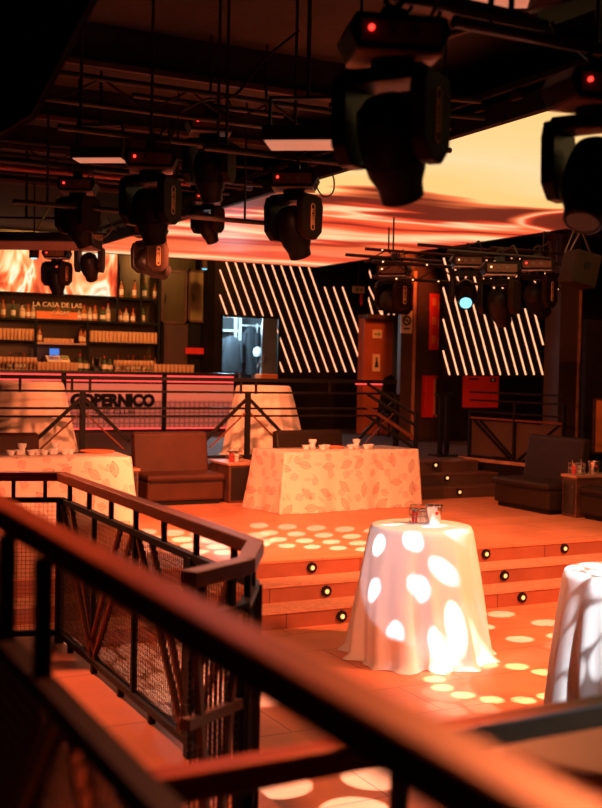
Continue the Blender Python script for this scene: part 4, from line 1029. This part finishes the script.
# light panels (flat fixtures with undersides painted to glow)
def panel_light(lab, px, py, d, L, W, yaw, tiltx=0, m='diffuser', dp=.10):
    p = at(px, py, d=d); t = thing('flat_panel_light', lab, 'stage light', p, yaw); t.rotation_euler = (tiltx, 0, yaw)
    obj('housing', G().box(-L/2, L/2, -W/2, W/2, .01, dp), 'black', t, bevel=.01)
    obj('diffuser', G().box(-L/2+.02, L/2-.02, -W/2+.02, W/2-.02, 0, .012), m, t)
    obj('bracket', G().box(-L/2+.02, -L/2+.04, -.02, .02, dp, dp+.22).box(L/2-.04, L/2-.02, -.02, .02, dp, dp+.22).box(-L/2+.02, L/2-.02, -.02, .02, dp+.2, dp+.22), 'pipe', t)
    obj('hanger_rod', G().cyl((0, 0, dp+.2), (0, 0, max(dp+.3, 5.25-p.z)), .014, 8), 'pipe', t)
panel_light('flat light panel with an underside painted pale as if lit above the centre moving head', 307, 146, 7.2, .55, .34, HY-.12)
panel_light('slim pale light panel beside the left of centre moving head', 100, 161, 9.6, .46, .24, HY-.12)
panel_light('flat light panel cropped by the top edge of the picture', 468, -4, 5.0, .6, .4, HY-.1)
panel_light('large flat grey panel hanging at the left above the flame screen', 26, 246, 12.3, 1.5, .9, HY-.06, m='greypanel')
# black speaker box looming at the top left corner
M_ = mat('deep black paint', (.004, .003, .003), .9, spec=.02, var=.1)
t = thing('hanging_speaker', 'big black box hanging close to the viewer in the top left corner', 'speaker', at(-40, 20, d=4.0), HY)
obj('cabinet', G().prism([(-.6, .5), (.68, .5), (.255, -.33), (.145, -.40), (-.3, -.55), (-.6, -.6)], 1, 0, .10), M_, t, bevel=.01)
obj('edge_strip', G().tube([(.685, -.005, .5), (.26, -.005, -.335), (.145, -.005, -.405), (-.3, -.005, -.555)], .006, 6), 'fixture2', t)
# hanging speaker by the pillar
p = at(580, 268, d=14.6)
t = thing('hanging_speaker', 'dark grey box speaker hung by chains before the brown pillar', 'speaker', p, HY+.3)
obj('cabinet', G().box(-.19, .19, -.18, .18, -.24, .2).rot(.2, 'Y'), 'leatherd', t, bevel=.02)
obj('grille_hole', G().cyl((0, -.19, .02), (0, -.182, .02), .05, 16), 'black', t)
obj('chain', G().tube([(-.15, 0, .22), (0, 0, .5), (.15, 0, .2)], .012, 6), 'steel', t); obj('chain', G().tube([(-.2, .05, .2), (-.05, .05, .55)], .01, 6), 'steel', t)
# lateral trusses: two chord pipes with lacing
def truss(lab, a, b, h_=.22, m='pipe', glints=0):
    a = Vector(a); b = Vector(b); c = (a+b)/2; t = thing('lighting_truss', lab, 'truss', c); n = max(3, int((b-a).length/.35))
    obj('upper_chord', G().cyl(a-c+Vector((0, 0, h_)), b-c+Vector((0, 0, h_)), .024, 10), m, t)
    obj('lower_chord', G().cyl(a-c, b-c, .024, 10), m, t)
    g = G()
    for k in range(n):
        p_ = a.lerp(b, k/n)-c; q_ = a.lerp(b, (k+1)/n)-c; up = Vector((0, 0, h_))
        g.cyl(p_+(up if k % 2 else Vector()), q_+(Vector() if k % 2 else up), .01, 6)
    obj('lacing', g, m, t)
    for k in range(glints):
        q_ = a.lerp(b, (k+.5+.3*random.random())/glints)-c; obj('bolt_glint', G().lathe([(0, -.014), (.014, 0), (0, .014)], 8, tuple(q_+Vector((0, -.03, .0 if k % 3 else h_)))), 'warmdot', t, label='tiny truss bolt with a painted warm glint')  # bright glints on truss bolts, built as small glowing beads
    for k in (.1, .9):
        q_ = a.lerp(b, k)-c; obj('hanger_rod', G().cyl(q_+Vector((0, 0, h_)), (q_.x, q_.y, 5.25-c.z), .012, 8), 'pipe', t)
v_ = at(470, 285, d=15.9)
truss('dark lighting truss crossing before the right striped wall', (at(372, 283, y=v_.y).x, v_.y, at(460, 283, y=v_.y).z), (at(560, 283, y=v_.y).x, v_.y, at(460, 283, y=v_.y).z), glints=14)
v2 = at(460, 272, d=17)
truss('second dark lighting truss higher before the right striped wall', (at(365, 270, y=v2.y).x, v2.y, at(460, 268, y=v2.y).z), (at(575, 270, y=v2.y).x, v2.y, at(460, 268, y=v2.y).z), .18, glints=8)
for (y_, d, zl, lab) in ((118, 8.8, 4.55, 'dark truss over the centre light panel'), (168, 12.0, 4.45, 'dark truss high at the left over the grey panel'), (180, 13.0, 4.4, 'dark truss just left of the video ceiling')):
    p = at(200 if d < 10 else 90, y_, d=d)
    truss(lab, (p.x-4.0, p.y, p.z), (min(p.x+2.6, 5.5) if d > 10 else p.x+2.4, p.y, p.z), .2)
for (xa, ya, xb, yb, d, lab, m) in ((0, 167, 190, 184, 11.5, 'reddish horizontal pipe running behind the left moving heads', 'redpipe'), (420, 95, 480, 101, 7.0, 'short pipe end right of the largest moving head', 'pipe'), (330, 105, 484, 118, 8.0, 'thin pipe behind the largest moving head', 'pipe'),
                                    (442, 37, 520, 10, 5.5, 'slanted thin rod at the top right', 'pipe')):
    a = at(xa, ya, d=d); b = at(xb, yb, y=a.y) if d != 5.5 else at(xb, yb, d=5.2)
    if m == 'redpipe' and 'redpipe' not in M: M['redpipe'] = mat('red pipe paint', (.25, .035, .03), .4, var=.2)
    t = thing('conduit_pipe', lab, 'pipe', a); obj('tube', G().cyl((0, 0, 0), b-a, .02 if m == 'pipe' else .03, 10).smooth(), m, t)
    q_ = (b-a)*.4; obj('hanger_rod', G().cyl(q_, (q_.x, q_.y, 5.25-a.z), .01, 8), 'pipe', t)
# dark channel at the top right
a = at(400, -4, d=4.6); b = at(525, 24, d=4.6); c = at(600, -10, d=4.6)
tag(obj('cable_channel', G().beam(a, b, .14, .05), 'beamlip'), 'dark metal channel crossing the top edge right of centre', 'channel')
tag(obj('cable_channel', G().beam(b+Vector((0, 0, .0)), at(592, 0, d=5.2), .12, .07), 'beamlip'), 'dark channel rising to the top right corner', 'channel')
# cables hanging in loops
def cable(lab, pts, r=.009, m='cable'):
    P_ = [Vector(p) for p in pts]; o_ = []
    for i in range(len(P_)-1):
        p0 = P_[max(i-1, 0)]; p1 = P_[i]; p2 = P_[i+1]; p3 = P_[min(i+2, len(P_)-1)]
        for k in range(5):
            t_ = k/5; o_.append(.5*((2*p1)+(-p0+p2)*t_+(2*p0-5*p1+4*p2-p3)*t_*t_+(-p0+3*p1-3*p2+p3)*t_**3))
    o_.append(P_[-1])
    tag(obj('hanging_cable', G().tube(o_, r, 6).smooth(), m), lab, 'cable')
cable('thin cable looping beside the centre moving head', [at(315, 178, d=7.9), at(318, 190, d=7.9), at(325, 197, d=7.9), at(333, 192, d=7.9), at(334, 180, d=7.9), at(331, 172, d=7.9)], .006, 'steel')
cable('cable bundle rising above the largest moving head', [at(400, 22, d=4.1), at(412, 5, d=4.2), at(402, -8, d=4.3)])
cable('second cable rising above the largest moving head', [at(425, 28, d=4.1), at(440, 12, d=4.2), at(420, -12, d=4.3)])
cable('cable drooping left of the centre light panel', [at(180, 112, d=8.5), at(205, 100, d=8.6), at(235, 95, d=8.7), at(262, 62, d=9), at(300, 30, d=9.4), at(345, 0, d=9.8)], .012)
cable('cable hanging between the left moving heads', [at(160, 138, d=8.3), at(167, 118, d=8.4), at(170, 140, d=8.4), at(178, 118, d=8.5)])
cable('thin green cable under the left moving head', [at(58, 196, d=10.3), at(45, 215, d=10.3), at(38, 228, d=10.3)], .008, 'green')
cable('chain like cable left of the striped screen edge', [at(95, 168, d=10.4), at(93, 178, d=10.4), at(95, 205, d=10.4), at(92, 215, d=10.4)], .009, 'steel')
cable('cable loop beside the left corner of the video ceiling', [at(108, 218, d=12), at(112, 228, d=12), at(106, 236, d=12), at(98, 238, d=12)], .007, 'steel')
cable('cable drooping at the top right corner', [at(552, 22, d=4.6), at(560, 40, d=4.6), at(575, 48, d=4.6), at(590, 60, d=4.5)])
# downlight near the gilt cabinet
p = at(204.5, 266, y=22.6)
t = thing('small_spotlight', 'small spotlight with a pale blue lens above the gilt cabinet', 'spotlight', p)
obj('housing', G().cyl((0, 0, -.06), (0, 0, .16), .07, 14).smooth(), 'fixture2', t); obj('lens', G().cyl((0, 0, -.075), (0, 0, -.06), .055, 14), 'cyanlens', t); obj('rod', G().cyl((0, 0, .16), (0, 0, 5.25-p.z), .012, 8), 'pipe', t)
p = at(34, 254, d=14)
t = thing('small_spotlight', 'small square spotlight with a glowing lens before the flame screen', 'spotlight', p)
obj('housing', G().box(-.05, .05, -.05, .05, -.05, .16), 'fixture2', t); obj('lens', G().cyl((0, 0, -.06), (0, 0, -.05), .04, 12), 'cyanlens', t); obj('rod', G().cyl((0, 0, .16), (0, 0, 5.25-p.z), .01, 8), 'pipe', t)
p = at(247.5, 186, x=5.60)
tag(obj('blue_box', G().box(-.055, .055, -.03, .03, -.055, .055), mat('dull blue plastic', (.10, .13, .28), .5, var=.1), loc=p), 'small dull blue box on the edge of the video ceiling', 'box')
# ================================================================== LIGHTS
def aim(o, tgt):
    o.rotation_euler = (Vector(tgt)-o.location).to_track_quat('-Z', 'Y').to_euler()
def spot(name, loc, tgt, power, col, size=60, blend=.6, rad=.12):
    l = bpy.data.lights.new(name, 'SPOT'); l.energy = power; l.color = col; l.spot_size = math.radians(size); l.spot_blend = blend; l.shadow_soft_size = rad
    o = bpy.data.objects.new(name, l); C.objects.link(o); o.location = loc; aim(o, tgt); return o
OR = (1, .265, .115)
spot('orange_spot', (2.5, 3.9, 3.25), (6.6, 10.5, .3), 620, OR, 62)
spot('orange_spot', (7.8, 5.6, 4.38), (6.3, 8.6, 0), 2100, OR, 80)
spot('orange_spot', (7.6, 2.4, 3.6), (6.2, 8.8, .4), 500, (1, .28, .12), 60)
spot('orange_spot', (3.7, 9.6, 3.9), (6.3, 12.2, .5), 1500, OR, 80, rad=.06)  # added steep spot with no fixture, brightens the raised floor
spot('orange_spot', (4.6, 7.4, 3.2), (6.6, 13.4, .7), 560, OR, 58)
spot('orange_spot', (2.9, 8.6, 3.2), (4.6, 15.0, 1.0), 700, OR, 66)
spot('orange_spot', (5.3, 12.6, 4.2), (5.8, 16.4, 1.4), 1300, OR, 75, rad=.06)  # added spot without a fixture, brightens the tall cloths behind the railing
spot('orange_spot', (1.1, 8.9, 3.7), (1.6, 5.0, .5), 1300, OR, 50)
spot('orange_spot', (3.1, 6.0, 3.9), (1.9, 4.4, 1.5), 420, OR, 46)  # added spot without a fixture, brightens the middle rail corner
spot('orange_spot', (2.3, 2.3, 3.3), (.4, 1.9, 2.1), 800, (1, .20, .06), 75)  # added out of view, puts the orange highlight on the near rail
spot('added_cool_spot', (3.4, -.4, 3.2), (1.95, 1.95, 1.62), 330, (.30, .75, 1), 24)  # added cool spot, tints the face of the lower crossing rail
spot('wall_spot', (11.6, 11.5, 4.9), (12.9, 15.7, 2.6), 260, (1, .30, .12), 50)  # added spot without a fixture, brightens the brown pillar
spot('bar_spot', (6.0, 21.8, 5.1), (6.2, 24.0, 3.0), 300, (1, .42, .13), 120, rad=.05)
spot('bar_spot', (9.0, 21.8, 5.1), (9.4, 24.0, 3.2), 170, (1, .42, .13), 110, rad=.05)
spot('wall_spot', (11.6, 18.2, 5.0), (13.4, 21.2, 2.6), 300, (1, .20, .045), 50, rad=.05)
spot('lounge_spot', (9.2, 9.0, 4.9), (10.6, 13.5, .8), 200, (1, .18, .04), 60)
l = bpy.data.lights.new('store_lamp', 'POINT'); l.energy = 260; l.color = (.6, .88, 1); l.shadow_soft_size = .15
o = bpy.data.objects.new('store_lamp', l); C.objects.link(o); o.location = (dxl+.5, 23.7, 3.45)
# gobo lights: round spots thrown by the moving heads
def gobo(name, loc, tgt, power, spread, dots, dotr, colr=(1, .93, .9), size=None, base=0.0):
    """spot light whose beam is broken into round dots; dots are (angle x, angle y) in units of spread"""
    o = spot(name, loc, tgt, power, (1, 1, 1), size or math.degrees(2.6*spread), .1, .015)
    l = o.data; l.use_nodes = True; N = l.node_tree.nodes; L = l.node_tree.links
    em = N['Emission']
    g = N.new('ShaderNodeNewGeometry')
    vt = N.new('ShaderNodeVectorTransform'); vt.vector_type = 'VECTOR'; vt.convert_from = 'WORLD'; vt.convert_to = 'OBJECT'
    tc = N.new('ShaderNodeTexCoord')
    sp = N.new('ShaderNodeSeparateXYZ'); L.new(tc.outputs['Normal'], sp.inputs[0])
    X_ = math_node(N, L, 'DIVIDE', sp.outputs[0], math_node(N, L, 'ABSOLUTE', sp.outputs[2]))
    Y_ = math_node(N, L, 'DIVIDE', sp.outputs[1], math_node(N, L, 'ABSOLUTE', sp.outputs[2]))
    acc = None
    for (a, b) in dots:
        dx_ = math_node(N, L, 'SUBTRACT', X_, a*spread); dy_ = math_node(N, L, 'SUBTRACT', Y_, b*spread)
        d2 = math_node(N, L, 'ADD', math_node(N, L, 'MULTIPLY', dx_, dx_), math_node(N, L, 'MULTIPLY', dy_, dy_))
        k = math_node(N, L, 'LESS_THAN', d2, dotr*dotr)
        acc = k if acc is None else math_node(N, L, 'MAXIMUM', acc, k)
    acc = math_node(N, L, 'MAXIMUM', acc, base); L.new(acc, em.inputs['Strength']); em.inputs['Color'].default_value = (*colr, 1)
    return o
hexd = [(x+.5*(j % 2), j*.87) for j in range(-2, 3) for x in range(-3, 3)]
hexd = [(a/3, b/3) for a, b in hexd if a*a+b*b < 9.5]
hexs = [(x*.36+.18*(j % 2)-.1, j*.3) for j in range(-1, 3) for x in range(-2, 3)]
ring = [(math.cos(2*PI*i/13), math.sin(2*PI*i/13)) for i in range(13)]
gobo('gobo_beam', (1.9, 6.2, 3.5), (4.95, 7.50, .80), 1700, .10, [(-.95, .85), (-.2, 1.05), (-.8, .15), (-.05, .35), (.5, .9), (-.75, -.6), (.15, -.35), (-.15, -1.2), (.45, .1), (.9, .55), (-.9, -1.3), (.5, -1.0)], .019, (.78, .90, 1), base=.17)
gobo('gobo_beam', (4.3, 6.6, 3.3), at(497, 682, z=0), 2400, .14, ring, .026, (1, .88, .66))
gobo('gobo_beam', (4.4, 7.8, 3.3), at(520, 628, z=0), 2200, .15, [(-.8, .4), (0, .5), (.7, .1), (-.4, -.4), (.5, -.5), (-1.1, -.3)], .030, (1, .95, .95))
gobo('gobo_beam', (3.4, 7.6, 3.3), at(312, 541, z=.49), 5000, .17, hexs, .020, (.8, .95, 1))
gobo('gobo_beam', (2.6, 7.8, 3.3), at(198, 546, z=.49), 5000, .17, hexs, .024, (.75, .9, 1), base=.03)
gobo('gobo_beam', (4.6, 3.0, 3.5), at(595, 640, z=.6), 1300, .17, hexd, .026, (.90, .94, 1), base=.12)
gobo('gobo_beam', (2.6, 4.0, 3.4), at(165, 680, z=0), 3000, .17, hexd, .026, (.92, .94, 1))
gobo('gobo_beam', (3.6, 5.6, 3.5), at(322, 798, z=0), 1500, .14, [(-.5, 0), (.6, .1), (0, .9), (0, -.9)], .055, (1, .93, .93))
# ================================================================== WORLD, COLOUR
w = bpy.data.worlds.new('world'); S.world = w; w.use_nodes = True
w.node_tree.nodes['Background'].inputs[0].default_value = (.5, .14, .08, 1); w.node_tree.nodes['Background'].inputs[1].default_value = .01
S.view_settings.view_transform = 'Standard'; S.view_settings.look = 'None'; S.view_settings.gamma = 1; S.view_settings.exposure = 0; S.view_settings.use_curve_mapping = False
